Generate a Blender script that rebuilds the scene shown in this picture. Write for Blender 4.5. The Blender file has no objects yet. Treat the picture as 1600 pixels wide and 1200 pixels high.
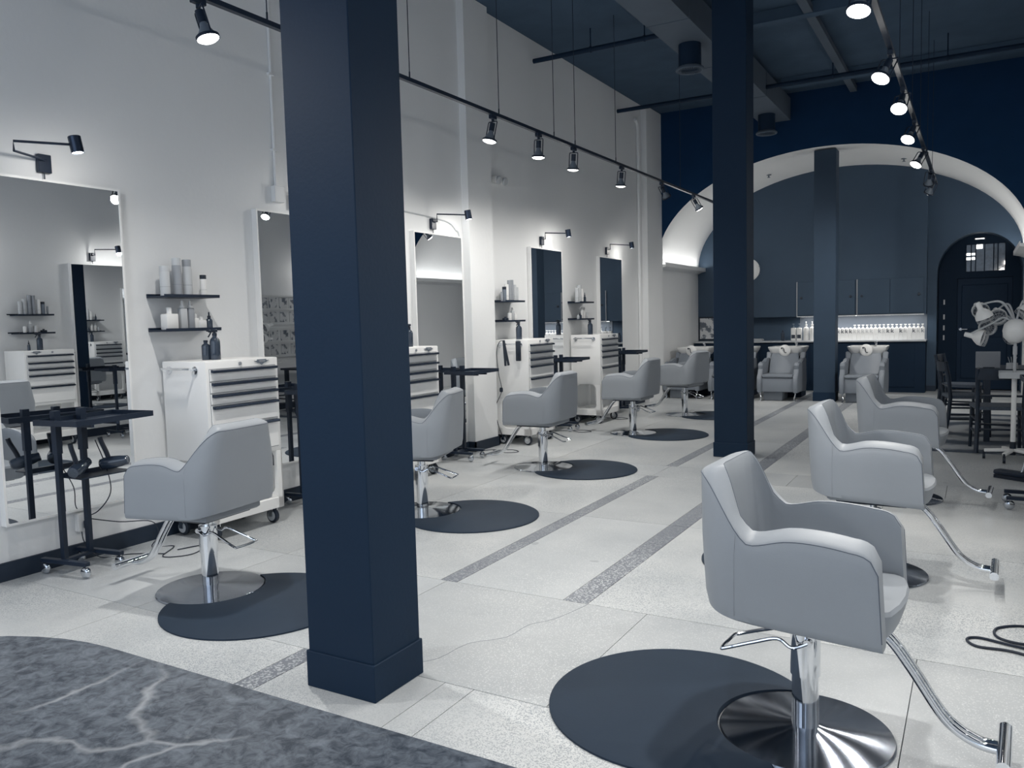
import bpy, bmesh, math, random
from mathutils import Vector, Matrix
random.seed(7)
PI = math.pi
C = bpy.context.scene.collection
SC = bpy.context.scene

# ------------------------------------------------------------------ camera
H = 1.47
yaw, pit, rol = 0.52385774, -0.07850359, -0.02562041
cy, sy, cp, sp = math.cos(yaw), math.sin(yaw), math.cos(pit), math.sin(pit)
fwd = Vector((-sy*cp, cy*cp, sp)); rt = Vector((cy, sy, 0)); up = rt.cross(fwd)
r2 = math.cos(rol)*rt + math.sin(rol)*up
u2 = -math.sin(rol)*rt + math.cos(rol)*up
cam = bpy.data.objects.new('camera', bpy.data.cameras.new('camera')); C.objects.link(cam)
cam.matrix_world = Matrix(((r2.x, u2.x, -fwd.x, 0), (r2.y, u2.y, -fwd.y, 0), (r2.z, u2.z, -fwd.z, H), (0, 0, 0, 1)))
cam.data.sensor_width = 36; cam.data.sensor_fit = 'HORIZONTAL'
cam.data.lens = 1262.646/1600*36
cam.data.clip_start = 0.02; cam.data.clip_end = 100
SC.camera = cam
SC.view_settings.view_transform = 'Standard'; SC.view_settings.look = 'None'
SC.view_settings.gamma = 1; SC.view_settings.exposure = 0.13
SC.view_settings.use_curve_mapping = False
w = bpy.data.worlds.new('world'); SC.world = w; w.use_nodes = True
w.node_tree.nodes['Background'].inputs[0].default_value = (0.47, 0.54, 0.64, 1)
w.node_tree.nodes['Background'].inputs[1].default_value = 2.6
SC.cycles.diffuse_bounces = 8
# light powers, all in one place
P_TRACK_L, P_TRACK_R, P_WALL, P_COVE, P_NICHE = 108, 96, 3.8, 7.0, 9

# ------------------------------------------------------------------ materials
def mat(name, col, rough=0.5, metal=0.0, bump=0.0, bscale=40, var=0.0, vscale=3, emit=None, estr=0, coat=0, aniso=0, trans=0, ior=1.45, spec=None):
    m = bpy.data.materials.new(name); m.use_nodes = True
    nt = m.node_tree; b = nt.nodes['Principled BSDF']
    b.inputs['Base Color'].default_value = (*col, 1)
    b.inputs['Roughness'].default_value = rough; b.inputs['Metallic'].default_value = metal
    b.inputs['Coat Weight'].default_value = coat
    b.inputs['IOR'].default_value = ior
    if spec is not None: b.inputs['Specular IOR Level'].default_value = spec
    if trans: b.inputs['Transmission Weight'].default_value = trans
    if emit: b.inputs['Emission Color'].default_value = (*emit, 1); b.inputs['Emission Strength'].default_value = estr
    if bump or var:
        tc = nt.nodes.new('ShaderNodeTexCoord')
    if var:
        n = nt.nodes.new('ShaderNodeTexNoise'); n.inputs['Scale'].default_value = vscale; n.inputs['Detail'].default_value = 4
        nt.links.new(tc.outputs['Object'], n.inputs['Vector'])
        r = nt.nodes.new('ShaderNodeMapRange'); r.inputs['From Min'].default_value = .3; r.inputs['From Max'].default_value = .7
        r.inputs['To Min'].default_value = 1-var; r.inputs['To Max'].default_value = 1+var
        nt.links.new(n.outputs['Fac'], r.inputs['Value'])
        mx = nt.nodes.new('ShaderNodeVectorMath'); mx.operation = 'SCALE'; mx.inputs[0].default_value = col
        nt.links.new(r.outputs[0], mx.inputs['Scale']); nt.links.new(mx.outputs[0], b.inputs['Base Color'])
    if bump:
        n2 = nt.nodes.new('ShaderNodeTexNoise'); n2.inputs['Scale'].default_value = bscale; n2.inputs['Detail'].default_value = 3
        nt.links.new(tc.outputs['Object'], n2.inputs['Vector'])
        bp = nt.nodes.new('ShaderNodeBump'); bp.inputs['Strength'].default_value = bump; bp.inputs['Distance'].default_value = .01
        nt.links.new(n2.outputs['Fac'], bp.inputs['Height']); nt.links.new(bp.outputs[0], b.inputs['Normal'])
    if aniso:
        b.inputs['Anisotropic'].default_value = aniso; b.inputs['Anisotropic Rotation'].default_value = .25
        tg = nt.nodes.new('ShaderNodeTangent'); tg.direction_type = 'RADIAL'; tg.axis = 'Z'
        nt.links.new(tg.outputs[0], b.inputs['Tangent'])
    return m
M = {}
M['wall'] = mat('white_wall_paint', (.80, .81, .815), .75, bump=.12, bscale=25, var=.02, vscale=.8)
M['vault'] = mat('white_vault_plaster', (.82, .83, .83), .8, bump=.1, bscale=20, var=.02, vscale=1)
M['navy'] = mat('navy_paint', (.009, .024, .050), .6, bump=.08, bscale=60, var=.04, vscale=2, spec=.2)
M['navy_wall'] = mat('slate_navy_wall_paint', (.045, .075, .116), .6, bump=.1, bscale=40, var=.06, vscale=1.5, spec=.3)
M['door_paint'] = mat('door_frame_paint', (.006, .018, .038), .6, var=.05, spec=.15)
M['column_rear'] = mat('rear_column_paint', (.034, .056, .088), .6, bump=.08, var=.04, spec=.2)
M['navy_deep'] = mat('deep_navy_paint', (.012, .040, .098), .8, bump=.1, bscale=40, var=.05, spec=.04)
M['ceil'] = mat('dark_ceiling_paint', (.062, .100, .152), .85, bump=.3, bscale=30, var=.08, vscale=3, spec=.15)
M['duct'] = mat('grey_duct_paint', (.10, .128, .165), .7, bump=.08, var=.06, spec=.2)
M['base'] = mat('navy_baseboard_rubber', (.012, .024, .045), .5, var=.1)
M['cab'] = mat('white_powder_coat', (.86, .86, .85), .35, bump=.04, bscale=200, spec=.4)
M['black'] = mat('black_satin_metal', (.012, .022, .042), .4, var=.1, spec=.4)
M['blackgloss'] = mat('dark_handle_metal', (.030, .045, .075), .22, metal=.6)
M['vinyl'] = mat('grey_vinyl', (.31, .335, .365), .46, bump=.05, bscale=300, var=.03, vscale=2, spec=.4)
M['seam'] = mat('dark_seam_thread', (.10, .12, .155), .6, var=.05)
M['vinylw'] = mat('blue_grey_vinyl', (.20, .225, .26), .45, bump=.05, bscale=200, var=.03, spec=.4)
M['chrome'] = mat('chrome', (.80, .82, .85), .07, metal=1, var=.03, vscale=4)
M['spun'] = mat('spun_brushed_steel', (.30, .33, .38), .145, metal=1, aniso=1.0, var=.05, vscale=8)
M['polish'] = mat('polished_steel', (.60, .63, .67), .10, metal=1, var=.03)
M['mat'] = mat('dark_rubber_mat', (.022, .036, .058), .6, bump=.05, bscale=150, var=.05, spec=.2)
M['mirror'] = mat('mirror_glass', (.82, .84, .86), .0, metal=1)
nt = M['mirror'].node_tree
M['glow'] = mat('lamp_glow', (1, 1, 1), .5, emit=(1, .98, .93), estr=14)
M['led'] = mat('led_strip_glow', (1, 1, 1), .5, emit=(1, .99, .96), estr=2.2)
M['outglow'] = mat('outside_lamp_glow', (1, 1, 1), .5, emit=(1, .98, .92), estr=2.5)
M['ceramic'] = mat('white_glazed_ceramic', (.80, .80, .79), .15, spec=.5)
M['plw'] = mat('white_plastic', (.78, .78, .77), .4, var=.02)
M['plg'] = mat('grey_plastic', (.30, .32, .35), .35, var=.03)
M['pll'] = mat('pale_grey_plastic', (.50, .52, .54), .35, var=.03)
M['plm'] = mat('mid_grey_plastic', (.16, .19, .23), .35, var=.03)
M['plb'] = mat('black_plastic', (.012, .02, .035), .35, var=.1)
M['smoke'] = mat('smoked_bottle_plastic', (.035, .05, .075), .08, coat=.5, var=.1)
M['mesh'] = mat('hood_mesh_metal', (.10, .12, .15), .4, metal=.6, var=.2, vscale=200)
M['wood'] = mat('dark_stained_wood', (.010, .020, .038), .4, bump=.1, bscale=30, var=.25, vscale=12)
M['woven'] = mat('dark_woven_seat', (.07, .09, .12), .7, bump=.4, bscale=180, var=.2, vscale=60)
M['paper'] = mat('white_board', (.70, .71, .71), .6, var=.03)
M['cord'] = mat('black_rubber_cord', (.010, .018, .035), .5, var=.05)
M['glass'] = mat('dark_window_glass', (.05, .08, .12), .05, spec=.6, var=.3, vscale=10)
M['gravel'] = mat('outside_wall', (.10, .14, .19), .8, bump=.3, var=.2)
M['ink'] = mat('dark_print_ink', (.03, .04, .06), .6, var=.05)
M['ink2'] = mat('grey_print_ink', (.22, .24, .27), .6, var=.05)
M['ink3'] = mat('pale_grey_print_ink', (.52, .53, .54), .6, var=.05)
M['marbleshelf'] = mat('pale_marble_ledge', (.50, .52, .54), .3, var=.12, vscale=8)

def terrazzo(name, c1, c2, spec_col, speck=.35, rough=.32, sc=250):
    m = bpy.data.materials.new(name); m.use_nodes = True; nt = m.node_tree; N = nt.nodes; L = nt.links
    b = N['Principled BSDF']; b.inputs['Specular IOR Level'].default_value = .45
    g = N.new('ShaderNodeNewGeometry')
    n = N.new('ShaderNodeTexNoise'); n.inputs['Scale'].default_value = 1.1; n.inputs['Detail'].default_value = 6; n.inputs['Roughness'].default_value = .6
    L.new(g.outputs['Position'], n.inputs['Vector'])
    cr = N.new('ShaderNodeValToRGB'); cr.color_ramp.elements[0].position = .35; cr.color_ramp.elements[1].position = .68
    cr.color_ramp.elements[0].color = (*c1, 1); cr.color_ramp.elements[1].color = (*c2, 1)
    L.new(n.outputs['Fac'], cr.inputs[0])
    # slab to slab tone
    oi = N.new('ShaderNodeObjectInfo'); mr = N.new('ShaderNodeMapRange'); mr.inputs['To Min'].default_value = .90; mr.inputs['To Max'].default_value = 1.06
    L.new(oi.outputs['Random'], mr.inputs['Value'])
    v0 = N.new('ShaderNodeVectorMath'); v0.operation = 'SCALE'; L.new(cr.outputs[0], v0.inputs[0]); L.new(mr.outputs[0], v0.inputs['Scale'])
    v = N.new('ShaderNodeTexVoronoi'); v.inputs['Scale'].default_value = sc; L.new(g.outputs['Position'], v.inputs['Vector'])
    vb = N.new('ShaderNodeSeparateColor'); L.new(v.outputs['Color'], vb.inputs[0])
    lt = N.new('ShaderNodeMath'); lt.operation = 'LESS_THAN'; lt.inputs[1].default_value = speck; L.new(vb.outputs[0], lt.inputs[0])
    nf = N.new('ShaderNodeTexNoise'); nf.inputs['Scale'].default_value = .9; nf.inputs['Detail'].default_value = 2; L.new(g.outputs['Position'], nf.inputs['Vector'])
    mf = N.new('ShaderNodeMapRange'); mf.inputs['From Min'].default_value = .4; mf.inputs['From Max'].default_value = .6; mf.inputs['To Min'].default_value = .25; mf.inputs['To Max'].default_value = .95
    L.new(nf.outputs['Fac'], mf.inputs['Value'])
    mm = N.new('ShaderNodeMath'); mm.operation = 'MULTIPLY'; L.new(lt.outputs[0], mm.inputs[0]); L.new(mf.outputs[0], mm.inputs[1])
    mx = N.new('ShaderNodeMix'); mx.data_type = 'RGBA'; L.new(mm.outputs[0], mx.inputs['Factor']); L.new(v0.outputs[0], mx.inputs['A']); mx.inputs['B'].default_value = (*spec_col, 1)
    # worn patches
    v3 = N.new('ShaderNodeTexVoronoi'); v3.inputs['Scale'].default_value = 1.7; v3.inputs['Randomness'].default_value = 1; 
    nd = N.new('ShaderNodeTexNoise'); nd.inputs['Scale'].default_value = 5; L.new(g.outputs['Position'], nd.inputs['Vector'])
    ad = N.new('ShaderNodeMixRGB'); ad.blend_type = 'LINEAR_LIGHT'; ad.inputs[0].default_value = .08; L.new(g.outputs['Position'], ad.inputs[1]); L.new(nd.outputs['Color'], ad.inputs[2]); L.new(ad.outputs[0], v3.inputs['Vector'])
    l3 = N.new('ShaderNodeMath'); l3.operation = 'LESS_THAN'; l3.inputs[1].default_value = .062; L.new(v3.outputs['Distance'], l3.inputs[0])
    m3 = N.new('ShaderNodeMath'); m3.operation = 'MULTIPLY'; m3.inputs[1].default_value = .45; L.new(l3.outputs[0], m3.inputs[0])
    mx2 = N.new('ShaderNodeMix'); mx2.data_type = 'RGBA'; L.new(m3.outputs[0], mx2.inputs['Factor']); L.new(mx.outputs['Result'], mx2.inputs['A']); mx2.inputs['B'].default_value = (.22, .24, .27, 1)
    L.new(mx2.outputs['Result'], b.inputs['Base Color'])
    rr = N.new('ShaderNodeMapRange'); rr.inputs['To Min'].default_value = rough-.07; rr.inputs['To Max'].default_value = rough+.15; L.new(n.outputs['Fac'], rr.inputs['Value']); L.new(rr.outputs[0], b.inputs['Roughness'])
    return m
M['terr'] = terrazzo('pale_terrazzo', (.47, .49, .50), (.64, .65, .645), (.30, .33, .36))
M['terrgrey'] = terrazzo('greyer_terrazzo', (.40, .425, .445), (.53, .55, .56), (.66, .67, .67), .12)
M['terrdark'] = terrazzo('dark_terrazzo', (.155, .17, .20), (.23, .25, .28), (.50, .52, .54), .30, .38, 130)

def marble():
    m = bpy.data.materials.new('dark_marble'); m.use_nodes = True; nt = m.node_tree; N = nt.nodes; L = nt.links
    b = N['Principled BSDF']; b.inputs['Roughness'].default_value = .5; b.inputs['Specular IOR Level'].default_value = .22
    g = N.new('ShaderNodeNewGeometry')
    n = N.new('ShaderNodeTexNoise'); n.inputs['Scale'].default_value = 60; n.inputs['Detail'].default_value = 7; n.inputs['Roughness'].default_value = .68; n.inputs['Distortion'].default_value = .6
    L.new(g.outputs['Position'], n.inputs['Vector'])
    cr = N.new('ShaderNodeValToRGB'); e = cr.color_ramp.elements
    e[0].position = .36; e[0].color = (.016, .027, .045, 1); e[1].position = .70; e[1].color = (.15, .175, .21, 1)
    L.new(n.outputs['Fac'], cr.inputs[0])
    nd = N.new('ShaderNodeTexNoise'); nd.inputs['Scale'].default_value = 4; nd.inputs['Detail'].default_value = 5; L.new(g.outputs['Position'], nd.inputs['Vector'])
    ad = N.new('ShaderNodeMixRGB'); ad.blend_type = 'LINEAR_LIGHT'; ad.inputs[0].default_value = .10; L.new(g.outputs['Position'], ad.inputs[1]); L.new(nd.outputs['Color'], ad.inputs[2])
    v = N.new('ShaderNodeTexVoronoi'); v.feature = 'DISTANCE_TO_EDGE'; v.inputs['Scale'].default_value = 2.3; L.new(ad.outputs[0], v.inputs['Vector'])
    r = N.new('ShaderNodeMapRange'); r.inputs['From Min'].default_value = .0; r.inputs['From Max'].default_value = .012; r.inputs['To Min'].default_value = .55; r.inputs['To Max'].default_value = 0
    L.new(v.outputs['Distance'], r.inputs['Value'])
    n4 = N.new('ShaderNodeTexNoise'); n4.inputs['Scale'].default_value = 5; L.new(g.outputs['Position'], n4.inputs['Vector'])
    r4 = N.new('ShaderNodeMapRange'); r4.inputs['From Min'].default_value = .46; r4.inputs['From Max'].default_value = .66; L.new(n4.outputs['Fac'], r4.inputs['Value'])
    mu = N.new('ShaderNodeMath'); mu.operation = 'MULTIPLY'; L.new(r.outputs[0], mu.inputs[0]); L.new(r4.outputs[0], mu.inputs[1])
    mx = N.new('ShaderNodeMix'); mx.data_type = 'RGBA'; L.new(mu.outputs[0], mx.inputs['Factor']); L.new(cr.outputs[0], mx.inputs['A']); mx.inputs['B'].default_value = (.45, .47, .49, 1)
    L.new(mx.outputs['Result'], b.inputs['Base Color'])
    return m
M['marble'] = marble()

def rugmat():
    m = bpy.data.materials.new('distressed_rug'); m.use_nodes = True; nt = m.node_tree; N = nt.nodes; L = nt.links
    b = N['Principled BSDF']; b.inputs['Roughness'].default_value = .95; b.inputs['Specular IOR Level'].default_value = .1
    tc = N.new('ShaderNodeTexCoord')
    wv = N.new('ShaderNodeTexWave'); wv.wave_type = 'RINGS'; wv.rings_direction = 'Z'; wv.inputs['Scale'].default_value = .55; wv.inputs['Distortion'].default_value = 5; wv.inputs['Detail'].default_value = 3
    L.new(tc.outputs['Object'], wv.inputs['Vector'])
    n = N.new('ShaderNodeTexNoise'); n.inputs['Scale'].default_value = 9; n.inputs['Detail'].default_value = 8; L.new(tc.outputs['Object'], n.inputs['Vector'])
    mu = N.new('ShaderNodeMath'); mu.operation = 'MULTIPLY'; L.new(wv.outputs['Fac'], mu.inputs[0]); L.new(n.outputs['Fac'], mu.inputs[1])
    cr = N.new('ShaderNodeValToRGB'); e = cr.color_ramp.elements; e[0].position = .08; e[0].color = (.08, .10, .13, 1); e[1].position = .36; e[1].color = (.36, .38, .40, 1)
    L.new(mu.outputs[0], cr.inputs[0]); L.new(cr.outputs[0], b.inputs['Base Color'])
    return m
M['rug'] = rugmat()
def picmat(name, seed):
    m = bpy.data.materials.new(name); m.use_nodes = True; nt = m.node_tree; N = nt.nodes; L = nt.links
    b = N['Principled BSDF']; b.inputs['Roughness'].default_value = .5
    tc = N.new('ShaderNodeTexCoord'); mp = N.new('ShaderNodeMapping'); mp.inputs['Location'].default_value = (seed, seed*.7, seed*1.3); L.new(tc.outputs['Object'], mp.inputs[0])
    n = N.new('ShaderNodeTexNoise'); n.inputs['Scale'].default_value = 11; n.inputs['Detail'].default_value = 3; L.new(mp.outputs[0], n.inputs['Vector'])
    cr = N.new('ShaderNodeValToRGB'); cr.color_ramp.interpolation = 'CONSTANT'; e = cr.color_ramp.elements; e[0].color = (.12, .14, .17, 1); e[1].position = .47; e[1].color = (.62, .63, .64, 1)
    x = e.new(.40); x.color = (.25, .27, .3, 1); L.new(n.outputs['Fac'], cr.inputs[0]); L.new(cr.outputs[0], b.inputs['Base Color'])
    return m
PICS = [picmat('grey_photo_print_%s' % c, 3.1*i+1) for i, c in enumerate(('portrait', 'street', 'page'))]

# ------------------------------------------------------------------ geometry helpers
def new(): return bmesh.new()
def xf(bm, vs, mtx):
    for v in vs: v.co = mtx @ v.co
def box(bm, x0, x1, y0, y1, z0, z1, bev=0, seg=1):
    r = bmesh.ops.create_cube(bm, size=1); vs = r['verts']
    for v in vs: v.co = Vector(((x0+x1)/2+v.co.x*(x1-x0), (y0+y1)/2+v.co.y*(y1-y0), (z0+z1)/2+v.co.z*(z1-z0)))
    if bev:
        es = list({e for v in vs for e in v.link_edges})
        bmesh.ops.bevel(bm, geom=es, offset=bev, segments=seg, profile=.5, affect='EDGES')
    return bm
def frame_of(d):
    d = Vector(d).normalized(); a = Vector((0, 0, 1)) if abs(d.z) < .9 else Vector((1, 0, 0))
    x = a.cross(d).normalized(); return x, d.cross(x), d
def bar(bm, a, b, wx, wy, bev=0):
    a, b = Vector(a), Vector(b); x, y, d = frame_of(b-a); L = (b-a).length
    n0 = set(bm.verts); box(bm, -wx/2, wx/2, -wy/2, wy/2, 0, L, bev)
    mt = Matrix((x, y, d)).transposed().to_4x4(); mt.translation = a
    xf(bm, [v for v in bm.verts if v not in n0], mt); return bm
def cyl(bm, a, b, r0, r1=None, n=20, caps=True):
    a, b = Vector(a), Vector(b); r1 = r0 if r1 is None else r1
    x, y, d = frame_of(b-a); A = []; B = []
    for i in range(n):
        t = 2*PI*i/n; o = x*math.cos(t)+y*math.sin(t)
        A.append(bm.verts.new(a+o*r0)); B.append(bm.verts.new(b+o*r1))
    for i in range(n): bm.faces.new((A[i], A[(i+1) % n], B[(i+1) % n], B[i]))
    if caps: bm.faces.new(A[::-1]); bm.faces.new(B)
    return bm
def lathe(bm, prof, n=24, a=(0, 0, 0), d=(0, 0, 1), arc=1.0):
    a = Vector(a); x, y, dd = frame_of(d); rings = []
    for (r, z) in prof:
        if r < 1e-6: rings.append([bm.verts.new(a+dd*z)])
        else: rings.append([bm.verts.new(a+dd*z+(x*math.cos(2*PI*i/n*arc)+y*math.sin(2*PI*i/n*arc))*r) for i in range(n)])
    for p, q in zip(rings, rings[1:]):
        for i in range(n):
            j = (i+1) % n
            if len(p) == 1 and len(q) == 1: continue
            if len(p) == 1: bm.faces.new((p[0], q[j], q[i]))
            elif len(q) == 1: bm.faces.new((p[i], p[j], q[0]))
            else: bm.faces.new((p[i], p[j], q[j], q[i]))
    return bm
def smooth_path(pts, n=6, closed=False):
    pts = [Vector(p) for p in pts]; out = []; m = len(pts)
    rng = range(m) if closed else range(m-1)
    for i in rng:
        p0 = pts[(i-1) % m] if closed or i > 0 else pts[0]; p1 = pts[i]; p2 = pts[(i+1) % m]; p3 = pts[(i+2) % m] if closed or i+2 < m else pts[-1]
        for k in range(n):
            t = k/n; out.append(.5*((2*p1)+(-p0+p2)*t+(2*p0-5*p1+4*p2-p3)*t*t+(-p0+3*p1-3*p2+p3)*t**3))
    if not closed: out.append(pts[-1])
    return out
def tube(bm, pts, r, n=8, closed=False, caps=True):
    pts = [Vector(p) for p in pts]; m = len(pts); rings = []; ref = None
    for i, p in enumerate(pts):
        a = pts[(i-1) % m] if closed or i > 0 else p; b = pts[(i+1) % m] if closed or i < m-1 else p
        d = (b-a).normalized()
        if ref is None: x = frame_of(d)[0]
        else:
            x = ref-d*ref.dot(d)
            x = x.normalized() if x.length > 1e-5 else frame_of(d)[0]
        ref = x; y = d.cross(x)
        rings.append([bm.verts.new(p+(x*math.cos(2*PI*k/n)+y*math.sin(2*PI*k/n))*r) for k in range(n)])
    prs = list(zip(rings, rings[1:]))+([(rings[-1], rings[0])] if closed else [])
    for A, B in prs:
        for k in range(n): bm.faces.new((A[k], A[(k+1) % n], B[(k+1) % n], B[k]))
    if caps and not closed: bm.faces.new(rings[0][::-1]); bm.faces.new(rings[-1])
    return bm
def prism(bm, poly, z0, z1, axis='z'):
    f = {'z': lambda p, h: (p[0], p[1], h), 'y': lambda p, h: (p[0], h, p[1]), 'x': lambda p, h: (h, p[0], p[1])}[axis]
    A = [bm.verts.new(f(p, z0)) for p in poly]; B = [bm.verts.new(f(p, z1)) for p in poly]; n = len(poly)
    for i in range(n): bm.faces.new((A[i], A[(i+1) % n], B[(i+1) % n], B[i]))
    bm.faces.new(A[::-1]); bm.faces.new(B); return bm
def loft(bm, rings, closed=True, capends=True):
    R = [[bm.verts.new(p) for p in r] for r in rings]; n = len(R[0])
    for A, B in zip(R, R[1:]):
        for k in range(n if closed else n-1): bm.faces.new((A[k], A[(k+1) % n], B[(k+1) % n], B[k]))
    if capends: bm.faces.new(R[0][::-1]); bm.faces.new(R[-1])
    return bm
def obj(name, bm, m, parent=None, smooth=False, bevel=0):
    bmesh.ops.recalc_face_normals(bm, faces=bm.faces)
    me = bpy.data.meshes.new(name); bm.to_mesh(me); bm.free()
    me.materials.append(m)
    if smooth:
        for p in me.polygons: p.use_smooth = True
        try: me.set_sharp_from_angle(angle=math.radians(38))
        except Exception: pass
    o = bpy.data.objects.new(name, me); C.objects.link(o)
    if parent: o.parent = parent
    return o
def tag(o, label, cat, group=None):
    o['label'] = label; o['category'] = cat
    if group: o['group'] = group
    return o
def thing(name, label, cat, loc=(0, 0, 0), rz=0, group=None):
    o = bpy.data.objects.new(name, None); C.objects.link(o); o.empty_display_size = .05
    o.location = loc; o.rotation_euler = (0, 0, rz); return tag(o, label, cat, group)
def struct(name, bm, m, parent=None, smooth=False):
    o = obj(name, bm, m, parent, smooth)
    if parent is None: o['kind'] = 'structure'
    return o
def copy_tree(o, parent=None, loc=None, rz=None, label=None):
    c = o.copy(); C.objects.link(c)
    if parent: c.parent = parent
    if loc is not None: c.location = loc
    if rz is not None: c.rotation_euler = (0, 0, rz)
    if label: c['label'] = label
    for ch in list(o.children): copy_tree(ch, c)
    return c
def spot(name, loc, target, power, angle, blend=.6, size=.04, col=(1, .97, .92)):
    l = bpy.data.lights.new(name, 'SPOT'); l.energy = power; l.spot_size = math.radians(angle); l.spot_blend = blend; l.shadow_soft_size = size; l.color = col
    o = bpy.data.objects.new(name, l); C.objects.link(o); o.location = loc
    o.rotation_euler = (Vector(target)-Vector(loc)).to_track_quat('-Z', 'Y').to_euler(); return o
def area(name, loc, rot, sx, sy_, power, col=(1, .98, .95), spread=180):
    l = bpy.data.lights.new(name, 'AREA'); l.shape = 'RECTANGLE'; l.size = sx; l.size_y = sy_; l.energy = power; l.color = col; l.spread = math.radians(spread)
    o = bpy.data.objects.new(name, l); C.objects.link(o); o.location = loc; o.rotation_euler = rot; return o
def textmesh(body, size, name):
    cu = bpy.data.curves.new(name, 'FONT'); cu.body = body; cu.size = size; cu.align_x = 'CENTER'; cu.extrude = .0006; cu.offset = .0015
    to = bpy.data.objects.new(name, cu); C.objects.link(to)
    dg = bpy.context.evaluated_depsgraph_get(); me = bpy.data.meshes.new_from_object(to.evaluated_get(dg))
    bpy.data.objects.remove(to); bpy.data.curves.remove(cu); return me

# ================================================================== ROOM SHELL
XL, XR, YB, YA, ZC, Y0 = -5.0, 0.84, 16.4, 13.95, 5.03, -2.6
floor = struct('floor', box(new(), XL-.3, XR+.3, Y0, 17.6, -.2, -.012), mat('floor_joint_grout', (.30, .32, .35), .7, var=.05))
# slabs: columns split by two dark strips; joints recessed
slab_x = [(-5.0, -3.86), (-3.86, -2.645), (-2.535, -1.865), (-1.725, -.60), (-.60, .84)]
slab_y = [Y0, -.6, 1.1, 2.62, 3.705, 5.4, 7.05, 7.58, 9.4, 11.3, 13.2, 14.9, 16.4]
g = .0018
for j, (ya, yb) in enumerate(zip(slab_y, slab_y[1:])):
    cross = (ya, yb) in ((2.62, 3.705), (7.05, 7.58))
    xs = slab_x if not cross else [(-5.0, -3.86), (-3.86, -2.6), (-2.6, -1.4), (-1.4, -.2), (-.2, .84)]
    for i, (xa, xb) in enumerate(xs):
        off = 0 if cross or i in (1, 2, 3) else random.uniform(-.0, .0)
        obj('terrazzo_slab', box(new(), xa+g, xb-g, ya+g+off, yb-g+off, -.03, 0), M['terrgrey'] if cross or (i == 2 and j > 3) else M['terr'], floor)
    if not cross:
        for (sa, sb) in ((-2.645, -2.535), (-1.865, -1.725)):
            if yb <= 2.62 and sa > -2: 
                obj('terrazzo_slab', box(new(), sa+g, sb-g, ya+g, yb-g, -.03, 0), M['terr'], floor); continue
            obj('dark_strip', box(new(), sa+g, sb-g, ya+g, yb-g, -.03, .0003), M['terrdark'], floor)
# hairline crack across the cross slab
crk = smooth_path([(-1.72, 3.70, 0), (-1.78, 3.45, 0), (-1.86, 3.32, 0), (-1.88, 3.14, 0), (-2.0, 3.0, 0), (-2.03, 2.8, 0), (-2.12, 2.7, 0)], 3)
b = new()
for p, q in zip(crk, crk[1:]): bar(b, p+Vector((0, 0, .0002)), q+Vector((0, 0, .0002)), .0035, .0006)
obj('crack', b, M['ink2'], floor)

wl = struct('wall_left', box(new(), XL-.2, XL, Y0, YB+1.2, 0, ZC), M['wall'])
obj('pilaster', box(new(), XL, -4.91, 7.64, 8.14, 0, ZC), M['wall'], wl)
obj('pilaster', box(new(), XL, -4.90, 13.22, YA+.02, 0, ZC-.02), M['wall'], wl)
struct('baseboard_left', box(new(), XL, XL+.018, Y0, YA, 0, .11), M['base'])
b = new(); box(b, -4.91, -4.895, 7.625, 8.155, 0, .11); box(b, XL+.018, -4.895, 7.625, 7.64, 0, .11); box(b, XL+.018, -4.895, 8.14, 8.155, 0, .11)
struct('baseboard_pilaster', b, M['base'])
wr = struct('wall_right', box(new(), XR, XR+.2, Y0, YB+1.2, 0, ZC), M['wall'])
struct('baseboard_right', box(new(), XR-.018, XR, Y0, YA, 0, .11), M['base'])
struct('ceiling', box(new(), XL-.2, XR+.2, Y0, YB+1.2, ZC, ZC+.2), M['ceil'])
# unseen storefront, added so bluish world fill enters between low wall and mullions
b = new(); box(b, XL, XR, Y0-.1, Y0, 0, .45); box(b, XL, XR, Y0-.1, Y0, 4.4, ZC)
for x in (-5.0, -3.62, -2.23, -.84, .56): box(b, x, x+.08, Y0-.1, Y0, .45, 4.4)
struct('wall_front', b, M['navy'])
# arch wall and barrel vault (flattened arch)
AC, AW, ZS, AR = -2.17, 2.82, 2.42, 1.70
def archpt(t, a=AW, r=AR): return (AC+a*math.cos(t), ZS+r*math.sin(t))
NA = 48
b = new()
A = [archpt(PI*(1-i/NA)) for i in range(NA+1)]
for yy in (YA, YA+.12):
    lo = [b.verts.new((x, yy, z)) for x, z in A]; hi = [b.verts.new((XL+(XR-XL)*i/NA, yy, ZC)) for i in range(NA+1)]
    for i in range(NA): b.faces.new((lo[i], lo[i+1], hi[i+1], hi[i]))
    # jamb strips beside the opening down to the floor
    for xa, xb in ((XL, A[0][0]), (A[-1][0], XR)):
        if abs(xb-xa) > .005:
            b.faces.new([b.verts.new(p) for p in ((xa, yy, 0), (xb, yy, 0), (xb, yy, ZS), (xa, yy, ZS))])
            b.faces.new([b.verts.new(p) for p in ((xa, yy, ZS), (xb, yy, ZS), (XL if xa == XL else XR, yy, ZC), (XL if xa == XL else XR, yy, ZC-.001))])
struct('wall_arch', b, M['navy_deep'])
b = new()
i0 = [archpt(PI*(1-i/NA)) for i in range(NA+1)]; i1 = [archpt(PI*(1-i/NA), AW+.1, AR+.1) for i in range(NA+1)]
for p0, p1 in zip(range(NA), range(1, NA+1)):
    for prof in (i0, i1):
        b.faces.new([b.verts.new(q) for q in ((prof[p0][0], YA+.002, prof[p0][1]), (prof[p1][0], YA+.002, prof[p1][1]), (prof[p1][0], YB, prof[p1][1]), (prof[p0][0], YB, prof[p0][1]))])
bmesh.ops.remove_doubles(b, verts=b.verts, dist=.0005)
vault = struct('ceiling_vault', b, M['vault'], smooth=True)
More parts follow.
